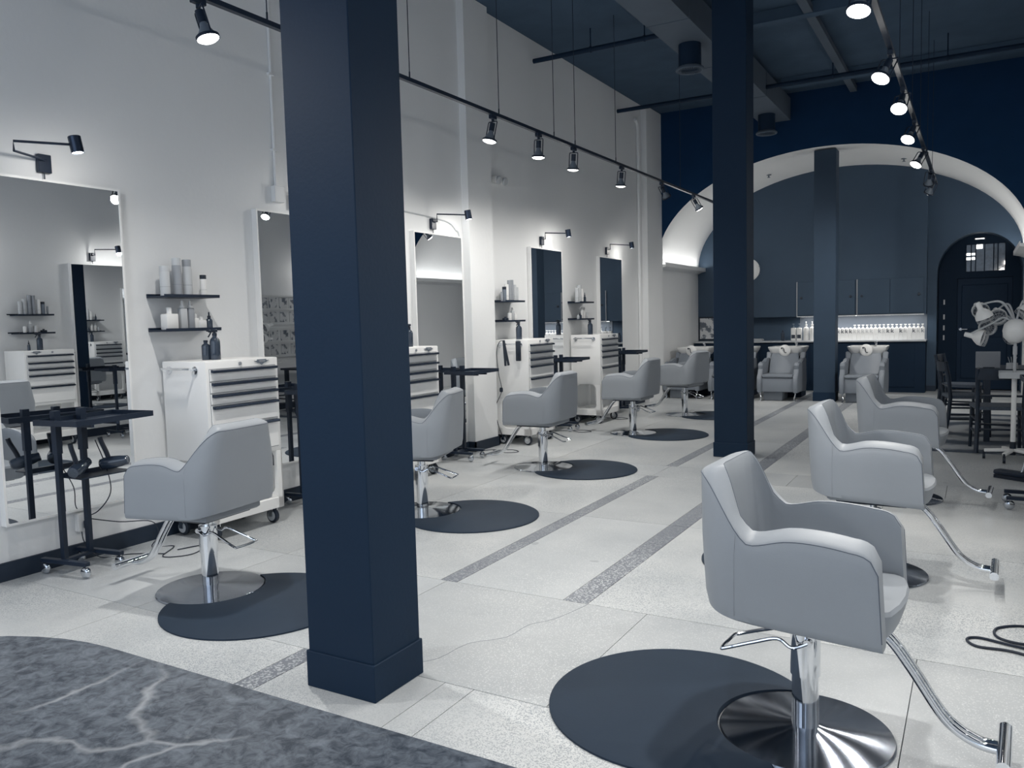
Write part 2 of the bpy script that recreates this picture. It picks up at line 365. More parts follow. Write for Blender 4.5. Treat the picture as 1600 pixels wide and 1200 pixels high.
for s, xx in ((1, XL), (-1, AC+AW+.01)):   # cove ledges at the springing, with an LED strip lying on each
    b = new()
    prism(b, [(xx, ZS-.11), (xx+s*.07, ZS-.08), (xx+s*.16, ZS-.06), (xx+s*.16, ZS+.012), (xx+s*.148, ZS+.012), (xx+s*.148, ZS-.02), (xx, ZS-.02)], YA+.02, YB, 'y')
    lg = struct('trim_1' if s > 0 else 'trim_2', b, M['wall'])
    obj('led_strip', box(new(), min(xx+s*.06, xx+s*.10), max(xx+s*.06, xx+s*.10), YA+.1, YB-.1, ZS-.018, ZS-.008), M['led'], lg)
    area('cove_light', (xx+s*.10, (YA+YB)/2, ZS+.002), (PI, s*.65, 0), .03, 2.2, P_COVE)
struct('wall_alcove', box(new(), AC+AW+.01, XR, YA+.12, YB, 0, ZS+.1), M['wall'])
# sprinkler heads under the vault
for i, (x, y, z) in enumerate(((-3.32, 15.2, 0), (-1.12, 15.2, 0))):
    z = ZS+AR*math.sqrt(1-((x-AC)/AW)**2)
    b = new(); cyl(b, (x, y, z), (x, y, z-.012), .045); cyl(b, (x, y, z-.01), (x, y, z-.05), .012); cyl(b, (x, y, z-.05), (x, y, z-.055), .028)
    tag(obj('sprinkler_head', b, M['plm']), ('sprinkler head under the white vault, left of the rear column', 'sprinkler head under the white vault, right of the rear column')[i], 'sprinkler')

# back wall: solid behind the counter with an arched door recess
DC, DW, DZ = 0.0, .65, 2.10
b = new()
box(b, XL-.2, DC-DW, YB, YB+.75, 0, ZC); box(b, DC+DW, XR+.2, YB, YB+.75, 0, ZC)
NB = 24; pr = [(DC+DW*math.cos(PI*(1-i/NB)), DZ+.70*math.sin(PI*(1-i/NB))) for i in range(NB+1)]
for yy in (YB, YB+.75):
    lo = [b.verts.new((x, yy, z)) for x, z in pr]; hi = [b.verts.new((DC-DW+2*DW*i/NB, yy, ZC)) for i in range(NB+1)]
    for i in range(NB): b.faces.new((lo[i], lo[i+1], hi[i+1], hi[i]))
for i in range(NB):
    b.faces.new([b.verts.new(q) for q in ((pr[i][0], YB, pr[i][1]), (pr[i+1][0], YB, pr[i+1][1]), (pr[i+1][0], YB+.75, pr[i+1][1]), (pr[i][0], YB+.75, pr[i][1]))])
b2 = b
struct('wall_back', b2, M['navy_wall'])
struct('wall_light_block', box(new(), XL-.2, XR+.2, YB+.77, YB+.85, -.1, ZC), M['door_paint'])  # unseen backing added to block world light leaking around the door
# door in the recess with a barred transom window
d1 = thing('door_1', 'x', 'x'); del d1['label'], d1['category']; d1['kind'] = 'structure'; d1.location = (0, YB+.5, 0)
b = new(); box(b, -.64, -.34, 0, .08, 0, 2.85); box(b, .52, .66, 0, .08, 0, 2.85); box(b, -.34, .52, 0, .08, 2.02, 2.14); box(b, -.34, .52, 0, .08, 2.62, 2.85); box(b, -.34, -.21, 0, .08, 2.14, 2.62); box(b, .40, .52, 0, .08, 2.14, 2.62)
obj('door_frame', b, M['door_paint'], d1)
b = new(); box(b, -.335, .515, .02, .065, .01, 2.015)
box(b, -.27, .45, .008, .02, .2, .95, .01); box(b, -.27, .45, .008, .02, 1.1, 1.9, .01)
obj('door_leaf', b, M['navy'], d1)
b = new(); cyl(b, (-.28, .02, 1.10), (-.28, -.01, 1.10), .026); cyl(b, (-.28, -.01, 1.10), (-.28, -.05, 1.10), .010); cyl(b, (-.28, -.045, 1.10), (-.17, -.045, 1.10), .009)
obj('door_handle', b, M['chrome'], d1, True)
for z in (1.60, 1.33, 1.13, .95): obj('hinge', box(new(), -.56, -.535, -.012, .0, z-.045, z+.045), M['pll'], d1)
w1 = thing('window_1', 'x', 'x'); del w1['label'], w1['category']; w1['kind'] = 'structure'; w1.location = (0, YB+.5, 0)
for k, x in enumerate((-.205, -.125, -.055, .085, .225, .29)):
    xe = (-.135, -.065, .075, .215, .28, .395)[k]
    obj('window_pane', box(new(), x, xe, .05, .055, 2.14, 2.62), M['glass'], w1)
for x in (-.13, -.06, .08, .22, .285): obj('window_bar', box(new(), x-.008, x+.008, .01, .045, 2.14, 2.62), M['door_paint'], w1)
# lights of the street reflected/lit behind the transom
for (xa, xb, za, zb) in ((-.205, -.135, 2.43, 2.47), (-.205, -.135, 2.35, 2.395), (-.12, -.07, 2.43, 2.47), (-.12, -.07, 2.35, 2.395), (-.05, .045, 2.54, 2.615)):
    obj('lit_opening', box(new(), xa, xb, .046, .049, za, zb, .004), M['outglow'], w1)
l = thing('linear_light', 'small linear light glowing above the barred transom window', 'light', (-.0, YB+.49, 2.70))
obj('housing', box(new(), -.09, .09, -.03, 0, .0, .03), M['plb'], l); obj('diffuser', box(new(), -.07, .07, -.034, -.03, .005, .022), M['outglow'], l)
struct('baseboard_back', box(new(), XL, DC-DW, YB-.018, YB, 0, .1), M['base'])

# upper bulkhead with cabinet doors, lit niche below
BX0, BX1, BY = -4.35, -.80, 16.08
bp_ = [(BX0, 1.402)]+[(BX0+(BX1-BX0)*i/24, ZS+(AR+.01)*math.sqrt(1-((BX0+(BX1-BX0)*i/24-AC)/(AW+.01))**2)) for i in range(25)]+[(BX1, 1.402)]
struct('wall_bulkhead', prism(new(), bp_, BY, YB-.001, 'y'), M['navy_wall'])
cabs = [(-2.99, -1.955), (-1.935, -.83)]
for i, (xa, xb) in enumerate(cabs):
    t = thing('wall_cabinet', ('dark wall cabinet over the bottles, left one, partly behind the rear column', 'dark wall cabinet over the bottles, right one, nearest the arched doorway')[i], 'cabinet', (0, BY, 0), group=None)
    obj('cabinet_frame', box(new(), xa, xb, -.012, 0, 1.405, 2.06), M['navy_wall'], t)
    m_ = (xa+xb)/2
    for k, (p, q) in enumerate(((xa+.015, m_-.003), (m_+.003, xb-.015))):
        dd = obj('cabinet_door', box(new(), p, q, -.03, -.012, 1.42, 2.045, .003), M['navy_wall'], t)
        kx = (p+.07) if (i == 0 and k == 0) or (i == 1 and k == 0) else (q-.07)
        bb = new(); lathe(bb, [(0, -.03), (.022, -.028), (.024, -.02), (.01, -.012), (.008, 0)], 16, (kx, -.03, 1.75), (0, -1, 0) if False else (0, 1, 0)); obj('knob', bb, M['plb'], dd, True)
    obj('edge_trim', box(new(), xa-.006, xa+.012, -.034, -.012, 1.405, 2.055), M['plg'], t)
    obj('light_rail', box(new(), xa, xb, -.036, -.012, 1.39, 1.408), M['pll'], t)
lr = thing('under_cabinet_light', 'slim lit strip under the dark wall cabinets at the back', 'light', (0, 0, 0))
obj('diffuser', box(new(), -2.95, -.85, 16.30, 16.32, 1.388, 1.399), M['led'], lr)
area('niche_light', (-1.9, 16.12, 1.385), (0, 0, 0), 2.1, .04, P_NICHE)
# counter: dark lower cabinetry, pale marble ledge
t = thing('back_counter', 'long dark counter along the back wall under a pale marble ledge', 'counter', (0, 0, 0))
obj('counter_body', box(new(), -4.98, -.80, 16.02, 16.378, 0.0, .915), M['navy'], t)
b = new(); box(b, -4.96, -.79, 15.97, 16.398, .915, .945, .004); obj('countertop', b, M['marbleshelf'], t)
for x in (-4.1, -3.2, -2.3, -1.4): obj('panel', box(new(), x-.43, x+.43, 16.005, 16.02, .1, .88, .003), M['navy'], t)
struct('wall_niche', box(new(), -2.99, -.80, 16.385, 16.399, .946, 1.40), M['plm'])

# beams, duct and pipes of the ceiling
b = new(); box(b, -3.17, -2.70, 3.0, YA, 4.60, 4.95)
for y in (5.0, 6.8, 8.6, 10.4, 12.2): box(b, -3.175, -2.695, y, y+.03, 4.594, 4.955)
duct = tag(obj('ceiling_duct', b, M['duct']), 'broad grey rectangular duct running under the dark ceiling', 'duct')
for i, y in enumerate((9.42, 13.35)):
    t = thing('air_diffuser', ('round ceiling air diffuser nearer the camera, left of the middle column', 'round ceiling air diffuser farther back, right of the middle column')[i], 'vent', (-2.95, y, 4.60))
    b = new(); cyl(b, (0, 0, 0), (0, 0, -.27), .13, n=28); obj('collar', b, M['navy'], t, True)
    b = new(); lathe(b, [(.13, -.25), (.16, -.27), (.165, -.29), (.155, -.30), (.12, -.29), (.115, -.27)], 28); obj('rim', b, M['duct'], t, True)
    b = new()
    for k in range(28):
        a = 2*PI*k/28; box(b, .0, .03, -.003, .003, -.30, -.285); vs = b.verts[-8:] if False else list(b.verts)[-8:]
        for v in vs: v.co = Matrix.Rotation(a, 4, 'Z') @ (v.co+Vector((.105, 0, 0)))
    obj('louvres', b, M['duct'], t)
# sprinkler pipes with hangers
for i, (y, z, xe, lab) in enumerate(((9.42, 4.775, -3.2, 'dark sprinkler pipe starting at the left wall, nearer one'), (12.2, 4.72, .6, 'long dark pipe crossing under the ceiling, farther one'))):
    t = thing('ceiling_pipe', lab, 'pipe', (0, y, z))
    b = new(); cyl(b, (XL+.0, 0, 0), (xe, 0, 0), .03, n=14); obj('pipe', b, M['navy'], t, True)
    b = new()
    for x in ((-4.2, -3.5) if i == 0 else (-3.4, -1.8, -.4)):
        cyl(b, (x, 0, 0), (x, 0, ZC-z), .008, n=8); lathe(b, [(.034, -.015), (.04, 0), (.034, .015)], 14, (x, 0, 0), (1, 0, 0))
    obj('hanger', b, M['navy'], t)
b = new(); box(b, -1.80, -1.70, 5.0, YA, 4.90, 4.98)
tag(obj('ceiling_beam', b, M['duct']), 'slim grey beam under the ceiling between middle column and right light track', 'beam')
for i, (y, lab) in enumerate(((10.05, 'dark cross beam under the ceiling, nearer the camera'), (13.0, 'dark cross beam under the ceiling beside the arch'))):
    b = new(); box(b, -2.66, XR, y, y+.12, 4.90, ZC-.002); box(b, -2.66, XR, y-.01, y+.13, 4.89, 4.90)
    tag(obj('ceiling_beam', b, M['ceil']), lab, 'beam')

# columns
for i, (ya, x1, lab) in enumerate(((2.345, -2.004, 'large dark navy square column nearest the camera'), (8.27, -2.02, 'dark navy square column in the middle, its foot beside the strips'), (14.12, -2.02, 'dark column at the rear standing under the white arch'))):
    t = thing('column', lab, 'column', (x1-.175, ya+.155, 0))
    h = ZC if i < 2 else ZS+AR-.02
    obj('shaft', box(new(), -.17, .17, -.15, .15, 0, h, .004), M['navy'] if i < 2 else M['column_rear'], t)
    obj('base_trim', box(new(), -.178, .178, -.158, .158, 0, .15, .003), M['navy'], t)

# ================================================================== STYLING CHAIRS
def make_chair(base_mat):
    t = thing('styling_chair', 'x', 'chair')
    # plan of the wrap-around shell
    P = []
    xf_, hw, xb, R_ = .268, .302, -.292, .13
    n1 = 22
    for i in range(n1+1): P.append((xf_+(-.158-xf_)*i/n1, -hw, 0, -1))
    for i in range(1, 13):
        a = PI/2*i/12; P.append((-.158-R_*math.sin(a), -hw+R_-R_*math.cos(a), -math.sin(a), -math.cos(a)))
    for i in range(1, 9): P.append((xb, (-hw+R_)+(2*(hw-R_))*i/9, -1, 0))
    Q = [(x, -y, nx, -ny) for x, y, nx, ny in P[:n1+13]][::-1]
    P = P+Q
    def top(x):
        if x < -.272: return .962
        if x < -.115:
            s = (x+.272)/.157; s = s*s*(3-2*s)*.6+s*.4; return .962+(.759-.962)*s
        if x < .02: s = (x+.115)/.135; return .759+.025*s*s*(3-2*s)
        if x < .2: return .784+.003*math.sin((x)/.2*PI)-.012*(x/.2)**2
        s = (x-.2)/.068; return .772-.055*(1-math.sqrt(max(0, 1-s*s)))
    def bot(x): 
        s = max(0, min(1, (-x-.10)/.19)); return .462-.012*(x/.27)+.018*s**3
    th = .082
    def sec(p):
        x, y, nx, ny = p; zt = top(x); zb = bot(x)
        k = lambda z: 1-.85*max(0, z-.70)
        lean = lambda z: -.03*max(0, z-.55)/.4*max(0, min(1, (-x-.10)/.16))
        def O(d, z):
            px, py = x-nx*d, y-ny*d
            xx = px+lean(z)
            xx += .018*((.77-z)/.3) if x > .2 else 0
            return Vector((xx, py*k(z), z))
        r = .016
        e_ = .012+.02*max(0, min(1, (-x-.1)/.15)); L = [O(e_, zb), O(e_*.3, zb+.008), O(0, zb+.02+e_)]
        for q in (.25, .5, .72, .88): L.append(O(0, zb+.04+(zt-.030-zb-.04)*q))
        L += [O(0, zt-.030), O(.006, zt-.021), O(.030, zt-.009), O(th-.022, zt-.001), O(th-.005, zt-.002), O(th, zt-.012)]
        for q in (.85, .6, .3): L.append(O(th, zb+.015+(zt-r-zb-.015)*q))
        L += [O(th, zb+.01), O(th-.012, zb)]
        return L
    rings = [sec(p) for p in P]
    b = new(); loft(b, rings)
    obj('shell', b, M['vinyl'], t, True)
    # piping along the outer top edge and the inner one
    for idx in (7, 11):
        pre = [rings[0][q] for q in range(2, idx)] if idx == 7 else []; post = [rings[-1][q] for q in range(idx-1, 1, -1)] if idx == 7 else []
        path = pre+[r[idx] for r in rings]+post
        b = new(); tube(b, path, .0016 if idx == 7 else .0010, 6); obj('piping', b, M['seam'], t, True)
    b = new()
    b.free()
    for s in (-1, 1):
        b = new(); ps = [(-.158, s*(hw+.0002)*(1-.85*max(0, z-.70)), z) for z in [.49+.27*i/8 for i in range(9)]]
        tube(b, ps, .0011, 5); obj('side_seam', b, M['plg'], t)
    # seat cushion
    b = new(); 
    ring = lambda z, e, fx: [Vector((x*1.0, y, z)) for x, y in [(-.20+e, -.205+e), (.0, -.216+e), (fx-.03, -.214+e), (fx-.006-e*.4, -.19+e), (fx+.012-e*.4, -.10), (fx+.018-e*.4, 0), (fx+.012-e*.4, .10), (fx-.006-e*.4, .19-e), (fx-.03, .214-e), (.0, .216-e), (-.20+e, .205-e)]]
    loft(b, [ring(.440, .012, .268), ring(.450, .0, .278), ring(.50, 0, .294), ring(.532, .0, .302), ring(.545, .006, .298), ring(.551, .018, .286), ring(.553, .06, .24)])
    obj('seat_cushion', b, M['vinyl'], t, True)
    b = new(); box(b, -.16, .20, -.18, .18, .425, .462, .008); obj('seat_plate', b, M['plb'], t)
    # chrome column
    b = new(); cyl(b, (0, 0, .03), (0, 0, .23), .045, n=32); obj('piston_column', b, M['chrome'], t, True)
    b = new(); cyl(b, (0, 0, .215), (0, 0, .37), .050, n=32); cyl(b, (0, 0, .36), (0, 0, .43), .03, n=24); obj('column_sleeve', b, M['chrome'], t, True)
    b = new(); lathe(b, [(0, .0), (.290, .0), (.292, .006), (.288, .012), (.20, .021), (.07, .030), (.048, .034), (0, .034)], 72); obj('base_disc', b, base_mat, t, True)
    # pump lever: bent wire loop out of the back
    pts = smooth_path([(.02, -.06, .345), (-.03, -.07, .325), (-.08, -.062, .345), (-.16, -.07, .32), (-.255, -.082, .285), (-.272, -.070, .28), (-.268, .055, .28), (-.25, .07, .285), (-.16, .062, .32), (-.08, .052, .345), (-.03, .06, .325), (.02, .055, .345)], 5)
    b = new(); tube(b, pts, .0065, 8); cyl(b, (.02, -.065, .345), (.02, .06, .345), .014, n=14); obj('pump_lever', b, M['chrome'], t, True)
    # footrest: curved tube and crossbar
    pts = smooth_path([(.10, 0, .44), (.19, 0, .435), (.265, 0, .395), (.335, 0, .305), (.415, 0, .185), (.465, 0, .135), (.53, 0, .105), (.595, 0, .10)], 6)
    b = new(); tube(b, [p+Vector((0, -.0145, 0)) for p in pts], .015, 10); tube(b, [p+Vector((0, .0145, 0)) for p in pts], .015, 10)
    fr = obj('footrest', b, M['chrome'], t, True)
    b = new(); cyl(b, (.597, -.14, .105), (.597, .14, .105), .021, n=20); obj('foot_bar', b, M['chrome'], fr, True)
    return t
chairA = make_chair(M['spun'])
chairA.location = (-.503, 2.869, 0); chairA.rotation_euler = (0, 0, -.045)
chairA['label'] = 'pale grey armchair on chrome column nearest the camera, facing right'
chairA['group'] = 'styling chairs'
copy_tree(chairA, None, (-.5, 4.86, 0), -.03, 'pale grey styling chair directly behind the nearest one, facing right')
copy_tree(chairA, None, (-.5, 6.95, 0), -.06, 'pale grey styling chair farthest back in the right row')
copy_tree(chairA, None, (-3.735, 3.005, 0), PI+.10, 'grey styling chair left of the big column, brushed round base')
chP = copy_tree(chairA, None, (-3.74, 5.03, 0), PI+.30, 'grey styling chair peeking out from behind the big column, mirror polished base')
for c in chP.children:
    if c.name.startswith('base_disc'):
        c.data = c.data.copy(); c.data.materials.clear(); c.data.materials.append(M['polish']); pol = c.data
for (x, y, a, lab) in ((-3.74, 7.06, PI+.02, 'grey styling chair in front of the cart with hanging styling tools'), (-3.78, 9.59, PI-.05, 'grey styling chair second farthest in the left row, over an oval mat'), (-3.77, 11.66, PI-.22, 'grey styling chair at the far end of the left row beside the middle column')):
    copy_tree(chP, None, (x, y, 0), a, lab)

# anti-fatigue mats: disc with a bite for the chair base
def make_mat():
    b = new(); Rm, rc, off = .50, .298, .45
    pts = []
    # outer circle centred at (0,0); cut circle centred at (-off,0)
    xi = (Rm**2-rc**2+off**2)/(2*off); a0 = math.acos(-xi/Rm) if False else math.pi-math.acos(xi/Rm)
    for i in range(61):
        a = -a0+2*a0*i/60; pts.append((Rm*math.cos(a), Rm*math.sin(a)))
    yi = pts[-1][1]; c0 = math.atan2(yi, pts[-1][0]+off)
    for i in range(1, 24):
        a = c0-2*c0*i/24; pts.append((-off+rc*math.cos(a), rc*math.sin(a)))
    inn = [(x*.965, y*.965) for x, y in pts]
    n = len(pts)
    R0 = [Vector((x, y, .0005)) for x, y in pts]; R1 = [Vector((x, y, .008)) for x, y in pts]; R2 = [Vector((x*.965+(-.0), y*.965, .017)) for x, y in pts]
    loft(b, [R0, R1, R2]); return b
mats = [(-.503, 2.869, PI, 'large dark mat behind the nearest chair, left of its base'), (-.5, 4.86, PI, 'dark mat mostly hidden behind the second chair of the right row'),
        (-3.735, 3.005, -.12, 'dark mat beside the big column foot under the nearest left chair'), (-3.74, 5.03, .06, 'dark mat right of the big column, second of the left row'),
        (-3.74, 7.06, .05, 'dark oval looking mat in front of the chair by the hanging styling tools'), (-3.78, 9.59, .02, 'dark mat touching the foot of the middle column on its left'),
        (-3.77, 11.66, 0, 'dark mat farthest back in the left row'), (-.5, 6.95, PI, 'dark mat behind the farthest right chair, tucked beside the strips')]
m0 = None
for (x, y, a, lab) in mats[:7]:
    o = obj('floor_mat', make_mat(), M['mat'], smooth=True) if m0 is None else m0.copy()
    if m0 is None: m0 = o
    else: C.objects.link(o)
    o.location = (x+.45*math.cos(a), y+.45*math.sin(a), 0); o.rotation_euler = (0, 0, a); tag(o, lab, 'mat', 'dark floor mats')

# ================================================================== STATIONS
def make_mirror(lab, y0, y1, side=1):
    """tall wall mirror; side=1 left wall (faces +x), -1 right wall"""
    x0 = XL if side > 0 else XR
    t = thing('wall_mirror', lab, 'mirror', (x0, (y0+y1)/2, 0), 0 if side > 0 else PI, 'tall mirrors along the walls')
    hw = (y1-y0)/2; z0, z1 = .33, 2.40; d = .055; f = .014
    b = new(); box(b, .001, d-.004, -hw+.003, hw-.003, z0+.003, z1-.003); obj('backing', b, M['cab'], t)
    b = new()
    box(b, .001, d, -hw, -hw+f, z0, z1); box(b, .001, d, hw-f, hw, z0, z1); box(b, .001, d, -hw+f, hw-f, z1-f, z1); box(b, .001, d, -hw+f, hw-f, z0, z0+f)
    obj('mirror_frame', b, M['cab'], t)
    obj('mirror_pane', box(new(), d-.004, d-.002, -hw+f, hw-f, z0+f, z1-f), M['mirror'], t)
    return t
make_mirror('tall frameless-looking mirror at the left edge, nearest the camera', 2.56, 3.43)
make_mirror('tall mirror cut off by the left side of the big column', 4.60, 5.48)
make_mirror('tall mirror just right of the big column reflecting the vault', 6.66, 7.54)
make_mirror('tall dark-reflecting mirror behind the cart with hanging tools', 9.12, 10.02)
make_mirror('tall dark-reflecting mirror farthest along the left wall', 11.28, 12.17)
make_mirror('tall mirror on the right wall seen in the left mirrors, nearer', 4.50, 5.36, -1)
make_mirror('tall mirror on the right wall seen in the left mirrors, farther', 6.60, 7.46, -1)
make_mirror('tall mirror on the right wall beside the camera', 2.35, 3.23, -1)

def make_cart(openlow=True):
    """rolling tool cart; local +x = drawer face, x in [0,.45], y in [-.32,.32]"""
    t = thing('tool_cart', 'x', 'cart')
    Y = .325; D = .45; zt, zc = 1.245, .55
    b = new(); box(b, 0, D, -Y, Y, zc, zt, .008, 2); obj('cart_body', b, M['cab'], t, True)
    # drawers
    zs = [(1.105, 1.190), (1.025, 1.100), (.945, 1.020), (.800, .940), (.585, .795)]
    for (za, zb) in zs:
        dr = obj('drawer', box(new(), D, D+.010, -Y+.03, Y-.03, za+.003, zb-.003, .002), M['cab'], t)
        b = new(); prism(b, [(D+.008, zb-.003), (D+.036, zb-.008), (D+.040, zb-.018), (D+.034, zb-.026), (D+.008, zb-.022)], -Y+.035, Y-.035, 'y')
        obj('drawer_handle', b, M['blackgloss'], dr, True)
    b = new()
    for z in (1.190, 1.1025, 1.0225, .9425, .7975, .585): box(b, D, D+.0012, -Y+.027, Y-.027, z-.0012, z+.0012)
    for y in (-Y+.027, Y-.029): box(b, D, D+.0012, y, y+.002, .585, 1.19)
    obj('drawer_gap', b, M['seam'], t)
    b = new(); cyl(b, (D, -.03, 1.217), (D+.008, -.03, 1.217), .012, n=16); cyl(b, (D+.008, -.03, 1.217), (D+.010, -.03, 1.217), .005, n=10); obj('lock', b, M['plg'], t, True)
    b = new(); prism(b, [(.10, 1.228), (.125, 1.226), (.13, 1.236), (.21, 1.236), (.215, 1.226), (.24, 1.228), (.205, 1.212), (.19, 1.210), (.17, 1.196), (.15, 1.210), (.135, 1.212)], D, D+.006, 'x'); obj('badge', b, M['plm'], t)
    b = new(); prism(b, [(.138, 1.230), (.202, 1.230), (.195, 1.217), (.145, 1.217)], D+.006, D+.008, 'x'); obj('badge_plate', b, M['plg'], t)
    # lower frame: four corner panels, gusset curves and base tray
    for (xa, xb, cx, dirx) in ((.0, .075, .075, 1), (D-.075, D, D-.075, -1)):
        for s in (-1, 1):
            b = new(); y = s*(Y-.006)
            box(b, xa, xb, y-.006, y+.006, .12, zc)
            if dirx < 0: box(b, D-.012, D, min(s*Y, s*(Y-.05)), max(s*Y, s*(Y-.05)), .12, zc)
            prism(b, [(cx-dirx*.01, zc), (cx+dirx*.05, zc), (cx+dirx*.03, zc-.012), (cx+dirx*.012, zc-.03), (cx, zc-.055), (cx-dirx*.01, zc-.055)], y-.0058, y+.0058, 'y')
            prism(b, [(cx-dirx*.01, .20), (cx+dirx*.05, .20), (cx+dirx*.03, .212), (cx+dirx*.012, .23), (cx, .255), (cx-dirx*.01, .255)], y-.0058, y+.0058, 'y')
            obj('corner_leg', b, M['cab'], t)
    b = new(); box(b, 0, D, -Y, Y, .118, .20, .004); obj('base_tray', b, M['cab'], t)
    for (x, y) in ((.06, -Y+.06), (.06, Y-.06), (D-.06, -Y+.06), (D-.06, Y-.06)):
        b = new(); box(b, x-.02, x+.02, y-.028, y-.022, .05, .118); box(b, x-.02, x+.02, y+.022, y+.028, .05, .118); box(b, x-.03, x+.03, y-.03, y+.03, .110, .118)
        cs = obj('caster', b, M['chrome'], t)
        b = new(); lathe(b, [(.02, -.017), (.045, -.017), (.055, -.010), (.055, .010), (.045, .017), (.02, .017)], 24, (x, y, .055), (0, 1, 0)); obj('tyre', b, M['plb'], cs, True)
        b = new(); cyl(b, (x, y-.0185, .055), (x, y+.0185, .055), .038, n=20); obj('wheel_hub', b, M['pll'], cs, True)
    # towel rail on the side facing the camera
    b = new(); cyl(b, (.07, -Y-.055, 1.195), (.36, -Y-.055, 1.195), .0085, n=12)
    for x in (.08, .35):
        cyl(b, (x, -Y-.055, 1.195), (x, -Y-.004, 1.185), .008, n=10); cyl(b, (x, -Y-.008, 1.185), (x, -Y, 1.185), .028, n=20)
    obj('towel_rail', b, M['chrome'], t, True)
    return t
cart = make_cart(); cart.location = (-4.965, 4.01, 0)
cart['label'] = 'white tool cart with black drawer handles between the left mirror and big column'
cart['group'] = 'white tool carts'
CY = [4.01, 6.08, 8.53, 10.60]
for y, lab in ((6.08, 'white tool cart half hidden just right of the big column'), (8.53, 'white tool cart with a flat iron and clipper on its side rail'), (10.60, 'white tool cart farthest back, empty side rail, open lower half')):
    copy_tree(cart, None, (-4.965, y, 0), 0, lab)
copy_tree(cart, None, (XR-.035, 5.99, 0), PI, 'white tool cart at the right wall, seen in the left-edge mirror')
copy_tree(cart, None, (XR-.035, 3.85, 0), PI, 'white tool cart at the right wall beside the nearest chair, out of frame')
# lower closed panel on the nearest cart side
def lowpanel(y):
    pass

# shelves and bottles
def make_shelf_pair(y, x0, side, labs):
    out = []
    for z, lab in ((1.700, labs[0]), (1.465, labs[1])):
        t = thing('wall_shelf', lab, 'shelf', (x0, y, z), 0 if side > 0 else PI, 'black floating shelves')
        obj('shelf_board', box(new(), .001, .20, -.23, .23, -.012, 0, .001), M['black'], t)
        obj('wall_rail', box(new(), .001, .014, -.23, .27, 0, .016), M['black'], t)
        obj('shelf_lip', box(new(), .19, .20, -.23, .23, 0, .010), M['black'], t)
        out.append(t)
    return out
def bottle_profile(r, h, kind):
    if kind == 'cyl': return [(0, 0), (r*.95, 0), (r, .004), (r, h-.004), (r*.97, h), (0, h)]
    if kind == 'pump': return [(0, 0), (r*.95, 0), (r, .004), (r, h*.62), (r*.85, h*.68), (r*.35, h*.72), (r*.35, h*.8), (0, h*.8)]
    return [(0, 0), (r*.95, 0), (r, .005), (r, h*.70), (r*.9, h*.76), (r*.5, h*.82), (r*.4, h*.85), (r*.4, h*.88), (0, h*.88)]
BC = {}
